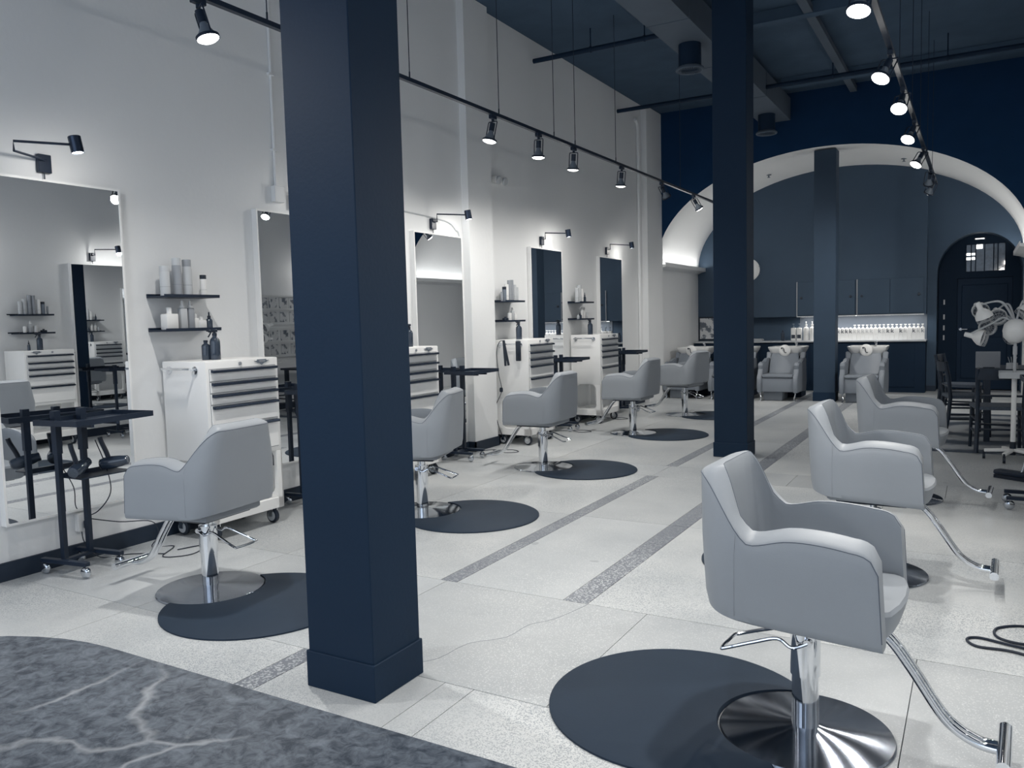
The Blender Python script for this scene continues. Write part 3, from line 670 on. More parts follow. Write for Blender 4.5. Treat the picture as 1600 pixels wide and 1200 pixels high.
def bottle(kind, r, h, m, cap, loc, lab, grp, label_m=None, rz=0):
    key = (kind, r, h, m.name, cap.name if cap else '', label_m.name if label_m else '')
    if key in BC:
        return tag(copy_tree(BC[key], None, loc, rz), lab, 'bottle', grp)
    t = thing('spray_bottle' if kind == 'spray' else ('dropper_bottle' if kind == 'drop' else ('pump_bottle' if kind == 'pump' else 'bottle')), lab, 'bottle', loc, rz, grp)
    if kind == 'can':
        b = new(); lathe(b, [(0, 0), (r, 0), (r, h*.80), (r*.97, h*.81), (0, h*.81)], 24); obj('bottle_body', b, m, t, True)
        b = new(); lathe(b, [(0, h*.81), (r*.99, h*.81), (r*.99, h-.004), (r*.94, h), (0, h)], 24); obj('cap', b, cap, t, True)
        b = new(); lathe(b, [(r*1.004, h*.30), (r*1.004, h*.31)], 24); obj('print_band', b, M['ink2'], t)
    elif kind == 'square':
        b = new(); box(b, -r*.75, r*.75, -r, r, 0, h*.72, .008, 2); obj('bottle_body', b, m, t, True)
        b = new(); cyl(b, (0, 0, h*.72), (0, 0, h), r*.38, n=16); obj('cap', b, cap, t, True)
    elif kind == 'mist':
        b = new(); box(b, -r*.7, r*.7, -r, r, 0, h*.74, .006, 2); obj('bottle_body', b, m, t, True)
        b = new(); lathe(b, [(0, h*.74), (r*.62, h*.74), (r*.62, h*.82), (r*.42, h*.84), (r*.40, h*.95), (r*.2, h), (0, h)], 16); obj('cap', b, cap, t, True)
    elif kind == 'spray':
        b = new(); lathe(b, [(0, 0), (r*.96, 0), (r, .006), (r, h*.56), (r*.92, h*.63), (r*.55, h*.70), (r*.42, h*.72), (r*.42, h*.76), (0, h*.76)], 24); obj('bottle_body', b, m, t, True)
        b = new(); cyl(b, (0, 0, h*.755), (0, 0, h*.84), r*.46, n=16); box(b, -.012, .012, -.05, .022, h*.86, h*.96, .005); cyl(b, (0, 0, h*.82), (0, 0, h*.88), r*.28, n=12)
        cyl(b, (0, -.05, h*.92), (0, -.066, h*.92), .007, n=10); obj('spray_head', b, cap, t, True)
        b = new(); tube(b, smooth_path([(0, -.03, h*.88), (0, -.04, h*.80), (0, -.055, h*.72)], 4), .005, 6); obj('trigger', b, cap, t, True)
    elif kind == 'drop':
        b = new(); lathe(b, [(0, 0), (r, 0), (r, h*.48), (r*.85, h*.56), (r*.4, h*.62), (0, h*.62)], 18); obj('bottle_body', b, m, t, True)
        b = new(); lathe(b, [(0, h*.62), (r*.5, h*.62), (r*.5, h*.76), (r*.25, h*.78), (r*.22, h*.96), (0, h)], 14); obj('cap', b, cap, t, True)
    else:
        b = new(); lathe(b, bottle_profile(r, h, kind), 20); obj('bottle_body', b, m, t, True)
        if kind == 'pump':
            b = new(); cyl(b, (0, 0, h*.8), (0, 0, h*.86), r*.42, n=14); cyl(b, (0, 0, h*.86), (0, 0, h*.94), .005, n=8); box(b, -.008, .008, -r*.75, .012, h*.94, h, .003); obj('pump_head', b, cap or m, t, True)
        elif kind == 'neck':
            b = new(); cyl(b, (0, 0, h*.88), (0, 0, h), r*.5, n=14); obj('cap', b, cap or m, t, True)
    if label_m:
        b = new(); lathe(b, [(r*1.01, h*.18), (r*1.01, h*.45)], 20); obj('paper_label', b, label_m, t)
    BC[key] = t
    return t
def dress_shelves(y, x0, side, where, rich=1):
    """bottles on the two shelves of a station"""
    up_, lo_ = 1.700, 1.465
    s = side
    G = 'bottles on the shelves ' + where
    X = x0+s*.12
    fl = s
    def B(kind, r, h, m, cap, dy, z, lab, dx=0, lm=None): bottle(kind, r, h, m, cap, (X+dx*s, y+dy*fl, z), lab+' '+where, G, lm, 0 if s > 0 else PI)
    if rich == 1:
        B('can', .034, .205, M['pll'], M['pll'], -.165, up_, 'shorter pale grey canister, leftmost on the upper shelf')
        B('can', .031, .265, M['plg'], M['pll'], -.065, up_, 'tall grey canister, second on the upper shelf', -.0)
        B('can', .031, .258, M['pll'], M['plg'], .02, up_, 'tall pale canister with grey cap, third on the upper shelf', .0)
        B('can', .028, .20, M['pll'], M['pll'], .075, up_, 'short pale canister behind the others, upper shelf', -.06)
        B('can', .023, .155, M['plw'], M['plb'], .155, up_, 'clear bottle with black cap on the upper shelf')
        B('square', .048, .155, M['plw'], M['plw'], -.145, lo_, 'broad white bottle, leftmost on the lower shelf')
        B('mist', .028, .205, M['pll'], M['plw'], -.035, lo_, 'pale mist bottle on the lower shelf')
        B('mist', .024, .205, M['plg'], M['plw'], .03, lo_, 'grey mist bottle on the lower shelf')
        B('square', .018, .11, M['plw'], M['plw'], .075, lo_, 'slim white tube on the lower shelf')
        B('square', .032, .09, M['plw'], M['plw'], .12, lo_, 'squat white jar on the lower shelf', .0)
        B('drop', .024, .125, M['smoke'], M['plb'], .19, lo_, 'dark dropper bottle at the right of the lower shelf')
    elif rich == 2:
        for k, (dy, h, mm) in enumerate(((-.19, .11, M['plg']), (-.13, .17, M['plm']), (-.075, .20, M['plw']), (-.01, .25, M['plg']), (.045, .255, M['plg']), (.11, .20, M['pll']), (.16, .17, M['pll']))):
            B('can', (.013 if k == 0 else .025), h, mm, mm if k != 1 else M['plb'], dy, up_, ('slim grey tube, leftmost on the upper shelf', 'dark capped bottle, second on the upper shelf', 'white bottle, third on the upper shelf', 'tall grey canister, fourth on the upper shelf', 'tallest canister on the upper shelf', 'pale canister near the right, upper shelf', 'shorter pale canister, right end of upper shelf')[k])
        B('square', .035, .05, M['plb'], M['plb'], -.12, lo_, 'low black box on the lower shelf')
        B('can', .026, .095, M['plw'], M['plw'], -.02, lo_, 'white jar, left of two on the lower shelf')
        B('mist', .024, .16, M['pll'], M['plw'], .05, lo_, 'pale mist bottle on the lower shelf')
        B('can', .022, .09, M['plw'], M['plw'], .12, lo_, 'small white jar on the lower shelf')
    else:
        for k, (dy, h, mm) in enumerate(((-.17, .20, M['pll']), (-.09, .24, M['pll']), (-.02, .19, M['plw']))):
            B('can', .030, h, mm, mm, dy, up_, ('pale canister, leftmost on the upper shelf', 'tall pale canister, second on the upper shelf', 'white canister, third on the upper shelf')[k])
        B('drop', .018, .14, M['smoke'], M['plb'], .09, up_, 'dark slim bottle on the upper shelf')
        B('square', .02, .07, M['pll'], M['pll'], -.14, lo_, 'small pale jar on the lower shelf')
        B('drop', .024, .10, M['smoke'], M['plb'], -.08, lo_, 'small dark bottle on the lower shelf')
        B('mist', .022, .17, M['plw'], M['plw'], -.01, lo_, 'white mist bottle, left one, lower shelf')
        B('mist', .022, .17, M['plw'], M['plw'], .07, lo_, 'white mist bottle, right one, lower shelf')
        B('can', .02, .09, M['pll'], M['pll'], .14, lo_, 'small pale bottle at the right of the lower shelf')
ST = [(3.85, XL, 1, 'left of the big column', 1), (6.05, XL, 1, 'right behind the big column', 3), (8.45, XL+.09 if False else XL, 1, 'over the cart with hanging tools', 2), (10.50, XL, 1, 'above the farthest cart', 3),
      (6.02, XR, -1, 'on the right wall, mirrored', 2)]
for (y, x0, s, where, rich) in ST:
    make_shelf_pair(y, x0, s, ('upper black shelf ' + where, 'lower black shelf ' + where))
    dress_shelves(y, x0, s, where, rich)
ZT = 1.2455
for (x, y, lab) in ((-4.70, 3.93, 'smoked spray bottle, taller front one, on the cart left of the big column'), (-4.70, 6.20, 'smoked spray bottle on the cart right of the big column, half hidden'), (-4.70, 8.33, 'smoked spray bottle on the cart with hanging tools'), (-4.70, 10.36, 'smoked spray bottle on the farthest cart'), (.55, 5.98, 'smoked spray bottle on the right wall cart, seen in the mirror')):
    bottle('spray', .036, .225, M['smoke'], M['plb'], (x, y, ZT), lab, 'smoked spray bottles')
bottle('neck', .030, .14, M['smoke'], M['plb'], (-4.755, 3.895, ZT), 'shorter smoked bottle behind the spray bottle on the cart left of the big column', 'smoked bottles')
bottle('drop', .018, .13, M['smoke'], M['plb'], (.55, 5.84, ZT), 'small dark dropper bottle on the right wall cart, seen in the mirror', 'smoked bottles')

# wall lamps
def wall_lamp(lab, x0, s, py, elbow, head, two=False, pz=2.50, pm=1.0):
    t = thing('wall_lamp', lab, 'lamp', (x0, py, pz), 0, 'black swing-arm wall lamps')
    o = Vector((x0, py, pz)); E = Vector(elbow)-o; Hh = Vector(head)-o
    obj('wall_plate', box(new(), min(.001*s, .035*s), max(.001*s, .035*s), -.04, .04, -.055, .055, .003), M['black'], t)
    b = new(); cyl(b, (s*.018, 0, -.055), (s*.018, 0, -.095), .004, n=8); obj('pull_switch', b, M['black'], t)
    b = new()
    P0 = Vector((s*.035, 0, .02)); 
    pts = [P0, Vector((E.x, E.y, P0.z)) if two else P0+Vector((s*.025, .02, 0)), ]
    if two: pts = [P0, Vector((E.x, E.y, E.z-.055)), Vector((E.x, E.y, E.z)), Vector((Hh.x, Hh.y, E.z))]
    else: pts = [P0, P0+Vector((s*.03, .01, 0)), Vector((s*.065, .01, E.z)), Vector((Hh.x, Hh.y, E.z))]
    tube(b, pts, .0075, 8); obj('arm', b, M['black'], t, True)
    ax = Vector((s*.10, .12, -1)).normalized(); c = Vector((Hh.x, Hh.y, E.z))+Vector((s*.02, .02, 0))
    b = new(); a0 = c-ax*.05; lathe(b, [(0, 0), (.032, 0), (.036, .004), (.036, .098), (.031, .098), (.030, .09), (0, .088)], 24, a0, ax); sh = obj('lamp_head', b, M['plm'] if False else M['blackgloss'], t, True)
    b = new(); lathe(b, [(0, .0965), (.030, .0965), (.030, .094)], 20, a0, ax); obj('bulb_face', b, M['glow'], sh)
    L = spot('wall_lamp_light', tuple(o+a0+ax*.11), tuple(o+a0+ax*.11+Vector((-s*.10, .0, -1))), P_WALL*pm, 179, .5, .05)
    L.data.type = 'POINT'; L = bpy.data.objects[L.name]; L.data.energy = P_WALL*pm; L.data.shadow_soft_size = .03
    L.parent = t; L.matrix_parent_inverse = Matrix.Identity(4); L.location = a0+ax*.11
    return t
wall_lamp('black swing-arm wall lamp over the left-edge mirror', XL, 1, 2.955, (-4.80, 2.68, 2.566), (-4.64, 2.92, 2.6), True)
wall_lamp('black wall lamp hidden behind the big column, over its left mirror', XL, 1, 5.06, (-4.93, 5.06, 2.60), (-4.73, 5.36, 2.6))
wall_lamp('black swing-arm wall lamp over the mirror right of the big column', XL, 1, 7.05, (-4.93, 7.06, 2.60), (-4.74, 7.31, 2.6))
wall_lamp('black swing-arm wall lamp over the fourth mirror, beside the pilaster', XL, 1, 9.50, (-4.93, 9.5, 2.60), (-4.74, 9.74, 2.6))
wall_lamp('black swing-arm wall lamp over the farthest mirror of the left wall', XL, 1, 11.66, (-4.93, 11.7, 2.60), (-4.76, 12.05, 2.6))
for k, y in enumerate((4.80, 6.95, 11.0)):  # the last one is added out of view to brighten the right wall
    wall_lamp(('black wall lamp on the right wall, nearer, seen only in mirrors', 'black wall lamp on the right wall, seen in the left-edge mirror', 'added black wall lamp on the right wall, out of view, brightening the magazine racks')[k], XR, -1, y, (XR-.07, y, 2.60), (XR-.26, y+.2, 2.6), pm=3.0)

wall_lamp('black wall lamp on the right wall beside the nearest chair, out of frame', XR, -1, 2.80, (XR-.07, 2.80, 2.60), (XR-.28, 3.05, 2.6), pm=5.0)
# ================================================================== TRAY STANDS
def make_stand():
    """black H-base tray stand; base at origin, tray reaches +x"""
    t = thing('tray_stand', 'x', 'tray stand')
    b = new()
    for y in (-.12, .13): box(b, -.15, .22, y-.018, y+.018, .075, .10, .002)
    box(b, -.02, .02, -.11, .12, .08, .095); obj('base_frame', b, M['black'], t)
    for y in (-.09, .09):
        obj('upright', box(new(), -.016, .016, y-.015, y+.015, .098, .90, .001), M['black'], t)
        obj('upright_sleeve', box(new(), -.021, .021, y-.020, y+.020, .74, 1.0, .001), M['black'], t)
    for x in (-.13, .20):
        for y in (-.12, .13):
            b = new(); box(b, x-.012, x+.012, y-.004, y+.004, .045, .076); cs = obj('caster', b, M['chrome'], t)
            b = new(); lathe(b, [(.0, -.018), (.02, -.018), (.03, -.012), (.036, 0), (.03, .012), (.02, .018), (.0, .018)], 18, (x, y, .0365), (0, 1, 0)); obj('ball_wheel', b, M['polish'], cs, True)
    b = new(); xa, xb, ya, yb = -.05, .30, -.20, .37
    box(b, xa, xb, ya, yb, .922, .929)
    box(b, xa, xb, ya, ya+.006, .929, .956); box(b, xa, xb, yb-.006, yb, .929, .956); box(b, xa, xa+.006, ya+.006, yb-.006, .929, .956); box(b, xb-.006, xb, ya+.006, yb-.006, .929, .956)
    obj('tray', b, M['black'], t)
    b = new()
    for y in (-.09, .09): bar(b, (0, y, .914), (.3, y, .914), .02, .015)
    obj('tray_bracket', b, M['black'], t)
    return t
st = make_stand(); st.location = (-4.80, 2.89, 0); st.rotation_euler = (0, 0, .15)
st['label'] = 'black tray stand on casters at the left-edge mirror, dryers hanging below'; st['group'] = 'black tray stands'
for (x, y, a, lab) in ((-4.80, 4.90, .1, 'black tray stand behind the big column'), (-4.80, 7.16, .05, 'black tray stand in front of the mirror right of the big column'), (-4.80, 9.55, .05, 'black tray stand right of the cart with hanging tools'), (-4.78, 11.70, .05, 'black tray stand farthest back on the left wall'),
                       (.345, 6.95, .03, 'black tray stand at the right frame edge, only its caster feet in view'), (.64, 4.75, PI, 'black tray stand at the right wall seen in the left-edge mirror')):
    copy_tree(st, None, (x, y, 0), a, lab)

# hair dryers in a holder below the first tray
def dryer(loc, rot, lab):
    t = thing('hair_dryer', lab, 'hair dryer', loc, 0, 'dryers on the tray stand'); t.rotation_euler = rot; t.scale = (.85, .85, .85)
    b = new(); lathe(b, [(0, -.10), (.036, -.10), (.044, -.08), (.046, -.02), (.040, .04), (.034, .07), (.034, .09), (.026, .095), (0, .092)], 22, (0, 0, 0), (0, 1, 0)); obj('barrel', b, M['smoke'], t, True)
    b = new(); tube(b, smooth_path([(0, -.04, .02), (0, -.045, .08), (0, -.06, .16), (0, -.062, .2)], 4), .017, 10); obj('handle', b, M['plb'], t, True)
    b = new(); lathe(b, [(.038, -.104), (.030, -.106), (.0, -.107)], 20, (0, 0, 0), (0, 1, 0)); obj('rear_grille', b, M['mesh'], t, True)
dryer((-4.66, 2.86, .66), (.25, 0, .5), 'dark hair dryer hanging under the tray, left one')
dryer((-4.62, 3.06, .66), (.15, .1, -1.0), 'dark hair dryer hanging under the tray, right one')
b = new(); box(b, -4.78, -4.60, 2.82, 3.16, .59, .596); box(b, -4.78, -4.774, 2.82, 3.16, .596, .62)
hold = tag(obj('dryer_holder', b, M['black']), 'thin black holder shelf between the tray stand uprights', 'holder')
def cord(pts, lab, r=.0035, grp=None, n=6):
    b = new(); tube(b, smooth_path(pts, n), r, 6); return tag(obj('power_cord', b, M['cord'], smooth=True), lab, 'cord', grp)
cord([(-4.72, 3.0, .80), (-4.70, 3.05, .62), (-4.75, 3.1, .45), (-4.83, 3.06, .33), (-4.97, 3.05, .28)], 'black cord from the hanging dryers to the wall outlet')
cord([(-4.97, 3.06, .27), (-4.86, 3.22, .22), (-4.74, 3.37, .20), (-4.80, 3.46, .08), (-4.82, 3.42, .004), (-4.7, 3.5, .004), (-4.55, 3.3, .004), (-4.42, 3.42, .004), (-4.52, 3.62, .004), (-4.6, 3.45, .004)], 'black cord looping on the floor below the left-edge mirror')
cord([(-4.97, 3.03, .23), (-4.95, 3.03, .12), (-4.9, 3.1, .01), (-4.8, 3.25, .004), (-4.6, 3.35, .004)], 'short black cord dropping straight below the wall outlet')
t = thing('wall_outlet', 'white outlet with a black plug low under the left-edge mirror', 'outlet', (XL, 3.05, .25))
obj('outlet_plate', box(new(), .001, .045, -.05, .05, -.06, .06, .006), M['plw'], t); obj('plug', box(new(), .045, .075, -.015, .015, -.04, .01, .003), M['plb'], t)
# items on the side rail of the third cart
ry = 8.53-.325-.055
t = thing('flat_iron', 'black flat iron hanging open over the cart side rail', 'hair tool', (-4.80, ry-.012, 1.19))
for k, (dx, rot) in enumerate(((-.0, .10), (.0, .24))):
    b = new(); bar(b, (0, 0, .05), (math.sin(rot)*.30, -.02, .05-math.cos(rot)*.30), .018, .026, .003); obj('iron_arm', b, M['plb'], t)
t = thing('hair_clipper', 'black clipper hanging at the front of the cart side rail', 'hair tool', (-4.60, ry-.018, 1.20))
b = new(); box(b, -.03, .03, -.02, .012, -.20, .03, .008, 2); obj('clipper_body', b, M['plb'], t, True)
b = new(); box(b, -.022, .022, -.016, .008, .03, .045); obj('clipper_blade', b, M['pll'], t)
cord([(-4.80, ry-.01, 1.24), (-4.86, ry-.01, 1.22), (-4.90, ry-.01, 1.10), (-4.88, ry-.01, .85), (-4.84, ry-.02, .65), (-4.93, ry-.02, .45), (-4.90, ry-.02, .25), (-4.85, ry, .1), (-4.78, ry-.02, .006)], 'black cord hanging down the side of the cart with the flat iron', .004)
b = new(); lathe(b, [(0, -.03), (.018, -.025), (.022, 0), (.018, .025), (0, .03)], 14, (-4.845, ry-.02, .66)); tag(obj('cord_switch', b, M['plb'], smooth=True), 'small black switch on the cord beside the flat iron cart', 'switch')
for k, (x, y) in enumerate(((-4.55, 7.75), (-4.5, 10.9), (-4.45, 9.5))):
    cord([(x-.35, y-.1, .005), (x-.2, y+.05, .005), (x, y-.08, .005), (x+.12, y+.02, .005), (x-.02, y+.12, .005), (x-.2, y, .005)], ('black cord tangle on the floor at the pilaster foot', 'black cord on the floor by the farthest tray stand', 'black cord on the floor between the two farther carts')[k])

# wall conduit, junction box, surface cable, emergency light
t = thing('wall_conduit', 'thin vertical conduit ending in a small box beside the big column', 'conduit', (XL, 4.86, 0))
b = new(); cyl(b, (.014, 0, 2.60), (.014, 0, ZC-.002), .013, n=12)
for z in (2.9, 3.5, 4.1): box(b, .0, .03, -.025, .025, z-.01, z+.01)
obj('pipe', b, M['wall'], t, True); obj('junction_box', box(new(), .001, .05, -.045, .06, 2.48, 2.61, .004), M['wall'], t)
t = thing('wall_conduit', 'white vertical conduit on the wall just before the dark arch', 'conduit', (XL, 13.0, 0)); b = new(); cyl(b, (.03, 0, .5), (.03, 0, 4.6), .025, n=12); tube(b, smooth_path([(.03, 0, 4.6), (.03, -.03, 4.68), (.03, -.12, 4.72)], 4), .025, 12)
obj('pipe', b, M['wall'], t, True)
b = new(); tube(b, smooth_path([(XL+.008, 5.6, 2.60), (XL+.008, 6.6, 2.585), (XL+.008, 7.1, 2.565), (XL+.008, 7.35, 2.545), (XL+.008, 7.48, 2.48), (XL+.008, 7.565, 2.36), (XL+.008, 7.57, 1.6), (XL+.008, 7.57, .12)], 5), .007, 6)
tag(obj('surface_cable', b, M['pll'], smooth=True), 'grey surface cable curving down beside the mirror right of the big column', 'cable')
t = thing('emergency_light', 'small two-eyed emergency light high on the wall above the shelves', 'light', (XL, 8.42, 3.13))
b = new(); box(b, .001, .06, -.13, .13, -.04, .045, .015, 2); obj('housing', b, M['plw'], t, True)
for y in (-.07, .07):
    b = new(); lathe(b, [(0, 0), (.045, .0), (.05, .02), (.042, .03), (0, .032)], 18, (.055, y, 0), (1, 0, -.3)); hd = obj('lamp_eye', b, M['pll'], t, True)

# ================================================================== LIGHT TRACKS
def track_head(lab, loc, aim, power, grp, cone=124):
    """loc = point on the track; aim = direction"""
    t = thing('track_light', lab, 'spotlight', loc, 0, grp); t.scale = (1.12, 1.12, 1.12)
    obj('adapter', box(new(), -.016, .016, -.04, .04, -.03, .0, .003), M['black'], t)
    ax = Vector(aim).normalized(); d = ax; x = Vector((1, -.35, 0)); x = (x-d*x.dot(d)).normalized(); y = d.cross(x)
    P0 = Vector((0, 0, -.03))
    b = new(); cyl(b, P0, P0+Vector((0, 0, -.02)), .012, n=10)
    Rm = Matrix((x, y, d)).transposed()
    T = lambda p: P0+Vector((0, 0, -.02))+Rm @ Vector(p)
    for s in (-1, 1):
        tube(b, [T(q) for q in ((0, 0, 0), (s*.050, 0, .0), (s*.055, 0, .008), (s*.055, 0, .15))], .0045, 6)
    obj('yoke', b, M['black'], t, True)
    b = new(); cyl(b, T((0, 0, .012)), T((0, 0, .075)), .022, n=16); obj('socket', b, M['black'], t, True)
    b = new(); lathe(b, [(.018, .075), (.022, .095), (.036, .120), (.050, .142), (.0555, .150)], 24, T((0, 0, 0)), d); bl = obj('reflector_bulb', b, M['plm'], t, True)
    b = new(); lathe(b, [(.050, .142), (.058, .143), (.058, .158), (.054, .158), (.054, .150)], 24, T((0, 0, 0)), d); obj('ring', b, M['black'], t, True)
    b = new(); lathe(b, [(0, .172), (.025, .170), (.042, .165), (.054, .157)], 24, T((0, 0, 0)), d); obj('bulb_face', b, M['glow'], bl)
    p = T((0, 0, .18)); l = spot('track_lamp_light', tuple(p), tuple(p+ax), power, cone, .8, .05); l.parent = t; l.matrix_parent_inverse = Matrix.Identity(4)
    return t
def track(x, y0, y1, z, lab):
    t = thing('light_track', lab, 'light track', (x, 0, z), 0)
    b = new(); box(b, -.018, .018, y0, y1, 0, .03); obj('rail', b, M['black'], t)
    return t
ZT_ = 3.30
TL = track(-3.79, -1.2, 13.6, ZT_, 'long black light track hanging over the left row of chairs')
TRk = track(-.57, -1.2, 13.6, ZT_+.0, 'long black light track hanging over the right row of chairs')
for tr, ys in ((TL, (3.69, 5.12, 6.45, 7.55, 8.05, 9.18, 11.6)), (TRk, (5.4, 7.2, 8.6, 9.8, 11.2, 12.4))):
    for y in ys:
        b = new(); cyl(b, (0, y, .03), (0, y, ZC-ZT_), .0035, n=6); cyl(b, (0, y, .03), (0, y, .08), .006, n=8); obj('suspension_wire', b, M['black'], tr)
names_l = ['spotlight at the top left, first on the left track', 'spotlight on the left track, second, first one right of the big column', 'spotlight on the left track, third from the camera', 'spotlight on the left track, fourth from the camera', 'spotlight on the left track, fifth from the camera', 'spotlight on the left track against the dark arch wall', 'farthest spotlight on the left track, before the white vault']
for k, (y, a) in enumerate(((3.18, (.28, .10, -1)), (6.34, (-.16, -.15, -1)), (7.21, (-.05, .0, -1)), (8.01, (-.12, .1, -1)), (9.36, (-.14, .1, -1)), (10.80, (.25, .8, -1)), (12.24, (.45, .5, -1)))):
    track_head(names_l[k], (-3.79, y, ZT_), a, P_TRACK_L*(1.35, .8, .65, .65, .75, .5, .9)[k], 'spotlights on the left track', 158)
names_r = ['spotlight cut by the top edge of the frame, first on the right track', 'large bright spotlight on the right track, second from the camera', 'bright spotlight on the right track, third from the camera', 'spotlight on the right track just above the arch crown', 'spotlight on the right track in front of the vault, fifth', 'small spotlight on the right track, second farthest', 'small lowest spotlight at the far end of the right track']
for k, (y, a) in enumerate(((4.90, (-.1, -.35, -1)), (6.45, (-.38, -.55, -1)), (7.55, (-.15, -.8, -1)), (8.9, (-.35, -.7, -1)), (10.4, (-.5, -.5, -1)), (12.0, (-.2, .7, -1)), (12.9, (-.5, .6, -1)))):
    track_head(names_r[k], (-.57, y, ZT_), a, P_TRACK_R*(1, .9, .6, .3, .2, .9, .9)[k], 'spotlights on the right track', (120, 115, 100, 90, 80, 120, 120)[k])
track_head('spotlight on the right track above the nearest chair, out of frame', (-.57, 3.3, ZT_), (.12, -.1, -1), P_TRACK_R*1.4, 'spotlights on the right track')
track_head('spotlight on the left track near the front opening, out of frame', (-3.79, 1.2, ZT_), (.45, .35, -1), P_TRACK_L, 'spotlights on the left track')
track_head('spotlight on the right track near the front opening, out of frame', (-.57, .9, ZT_), (-.3, .1, -1), P_TRACK_R, 'spotlights on the right track')

# ================================================================== WASH UNITS
def make_wash():
    """faces -y; base at origin under the seat front; depth to +y"""
    t = thing('wash_chair', 'x', 'wash chair')
    # seat body with side arms: profile in (y,z), extruded in x
    W = .33
    b = new(); box(b, -W+.065, W-.065, .045, .75, .16, .40, .02, 2); obj('seat_box', b, M['vinylw'], t, True)
    b = new(); box(b, -W+.08, W-.08, .02, .50, .402, .455, .018, 2); obj('seat_cushion', b, M['vinylw'], t, True)
    for s in (-1, 1):
        pr = [(.03, .15), (.0, .28), (.02, .42), (.07, .47), (.11, .54), (.10, .60), (.13, .645), (.22, .66), (.34, .65), (.55, .70), (.80, .70), (.86, .30), (.80, .12), (.60, .14)]
        b = new(); xa, xb = (s*W, s*(W-.075)) if s > 0 else (s*W, s*(W-.075)); prism(b, pr, min(xa, xb), max(xa, xb), 'x')
        bmesh.ops.recalc_face_normals(b, faces=b.faces)
        bmesh.ops.bevel(b, geom=[e for e in b.edges if abs(e.verts[0].co.x-e.verts[1].co.x) < 1e-5], offset=.012, segments=2, affect='EDGES')
        obj('arm_side', b, M['vinylw'], t, True)
    b = new(); rings = []
    for (y, z, wx, th) in ((.48, .43, .235, .05), (.56, .55, .24, .05), (.64, .68, .235, .05), (.70, .78, .22, .045)):
        rings.append([Vector((-wx, y+th, z)), Vector((-wx, y, z)), Vector((-wx+.02, y-.015, z)), Vector((0, y-.02, z)), Vector((wx-.02, y-.015, z)), Vector((wx, y, z)), Vector((wx, y+th, z)), Vector((0, y+th, z))])
    loft(b, rings); obj('backrest', b, M['vinylw'], t, True)
    for s in (-1, 1):
        b = new(); bar(b, (s*.27, .66, .52), (s*.285, .78, .80), .05, .09, .015); obj('basin_support', b, M['vinylw'], t, True)
    # ceramic basin: rounded bowl with neck rest
    b = new()
    def rr(w_, y0_, y1_, z, n=8, rad=.08):
        pts = []
        for (cx, cyy, a0) in ((w_-rad, y0_+rad, -PI/2), (w_-rad, y1_-rad, 0), (-w_+rad, y1_-rad, PI/2), (-w_+rad, y0_+rad, PI)):
            for i in range(n): a = a0+PI/2*i/(n-1); pts.append(Vector((cx+rad*math.cos(a), cyy+rad*math.sin(a), z)))
        return pts
    loft(b, [rr(.20, .80, 1.18, .70), rr(.25, .74, 1.23, .76), rr(.29, .70, 1.26, .83), rr(.305, .68, 1.28, .875), rr(.305, .68, 1.28, .885), rr(.295, .69, 1.27, .89), rr(.27, .72, 1.24, .885), rr(.24, .76, 1.20, .80), rr(.18, .82, 1.14, .75)], True, True)
    bs = obj('basin', b, M['ceramic'], t, True)
    b = new(); lathe(b, [(0, -.028), (.075, -.026), (.098, -.01), (.10, .0), (.085, .008), (0, .006)], 24, (.0, .665, .83), (0, 1, 0)); obj('neck_rest', b, M['ceramic'], t, True)
    b = new(); tube(b, smooth_path([(-.045, .60, .87), (-.02, .61, .875), (-.01, .625, .85), (.0, .63, .80), (.03, .632, .795)], 4), .006, 8); cyl(b, (-.05, .60, .87), (-.03, .60, .872), .014, n=12); obj('shower_hose', b, M['plb'], t, True)
    b = new(); cyl(b, (.10, 1.18, .885), (.10, 1.18, .93), .02, n=14); box(b, .08, .12, 1.12, 1.2, .93, .955, .006); obj('tap', b, M['chrome'], t, True)
    b = new(); box(b, -.25, .06, .16, .62, .0, .17, .015, 2); obj('pedestal', b, M['vinylw'], t, True)
    for s in (-1, 1):
        b = new(); tube(b, smooth_path([(s*.28, .10, .20), (s*.285, .08, .12), (s*.27, .06, .05), (s*.285, .05, .008)], 4), .011, 8); cyl(b, (s*.285, .05, 0), (s*.285, .05, .01), .02, n=12); obj('leg', b, M['chrome'], t, True)
    # plumbing tower behind
    b = new(); box(b, -.24, .24, .84, 1.30, 0, .76, .01); obj('tower', b, M['navy'], t)
    return t
wu = make_wash(); wu.location = (-2.88, 13.80, 0); wu['label'] = 'grey wash chair with white basin between the middle and rear columns'; wu['group'] = 'backwash units'
wu.location = (-2.90, 13.85, 0)
copy_tree(wu, None, (-4.56, 13.85, 0), 0, 'grey wash chair with white basin at the far left under the vault')
copy_tree(wu, None, (-3.74, 13.85, 0), 0, 'grey wash chair almost hidden behind the middle column, basin edge showing')
copy_tree(wu, None, (-1.60, 13.85, 0), 0, 'grey wash chair with white basin just right of the rear column')

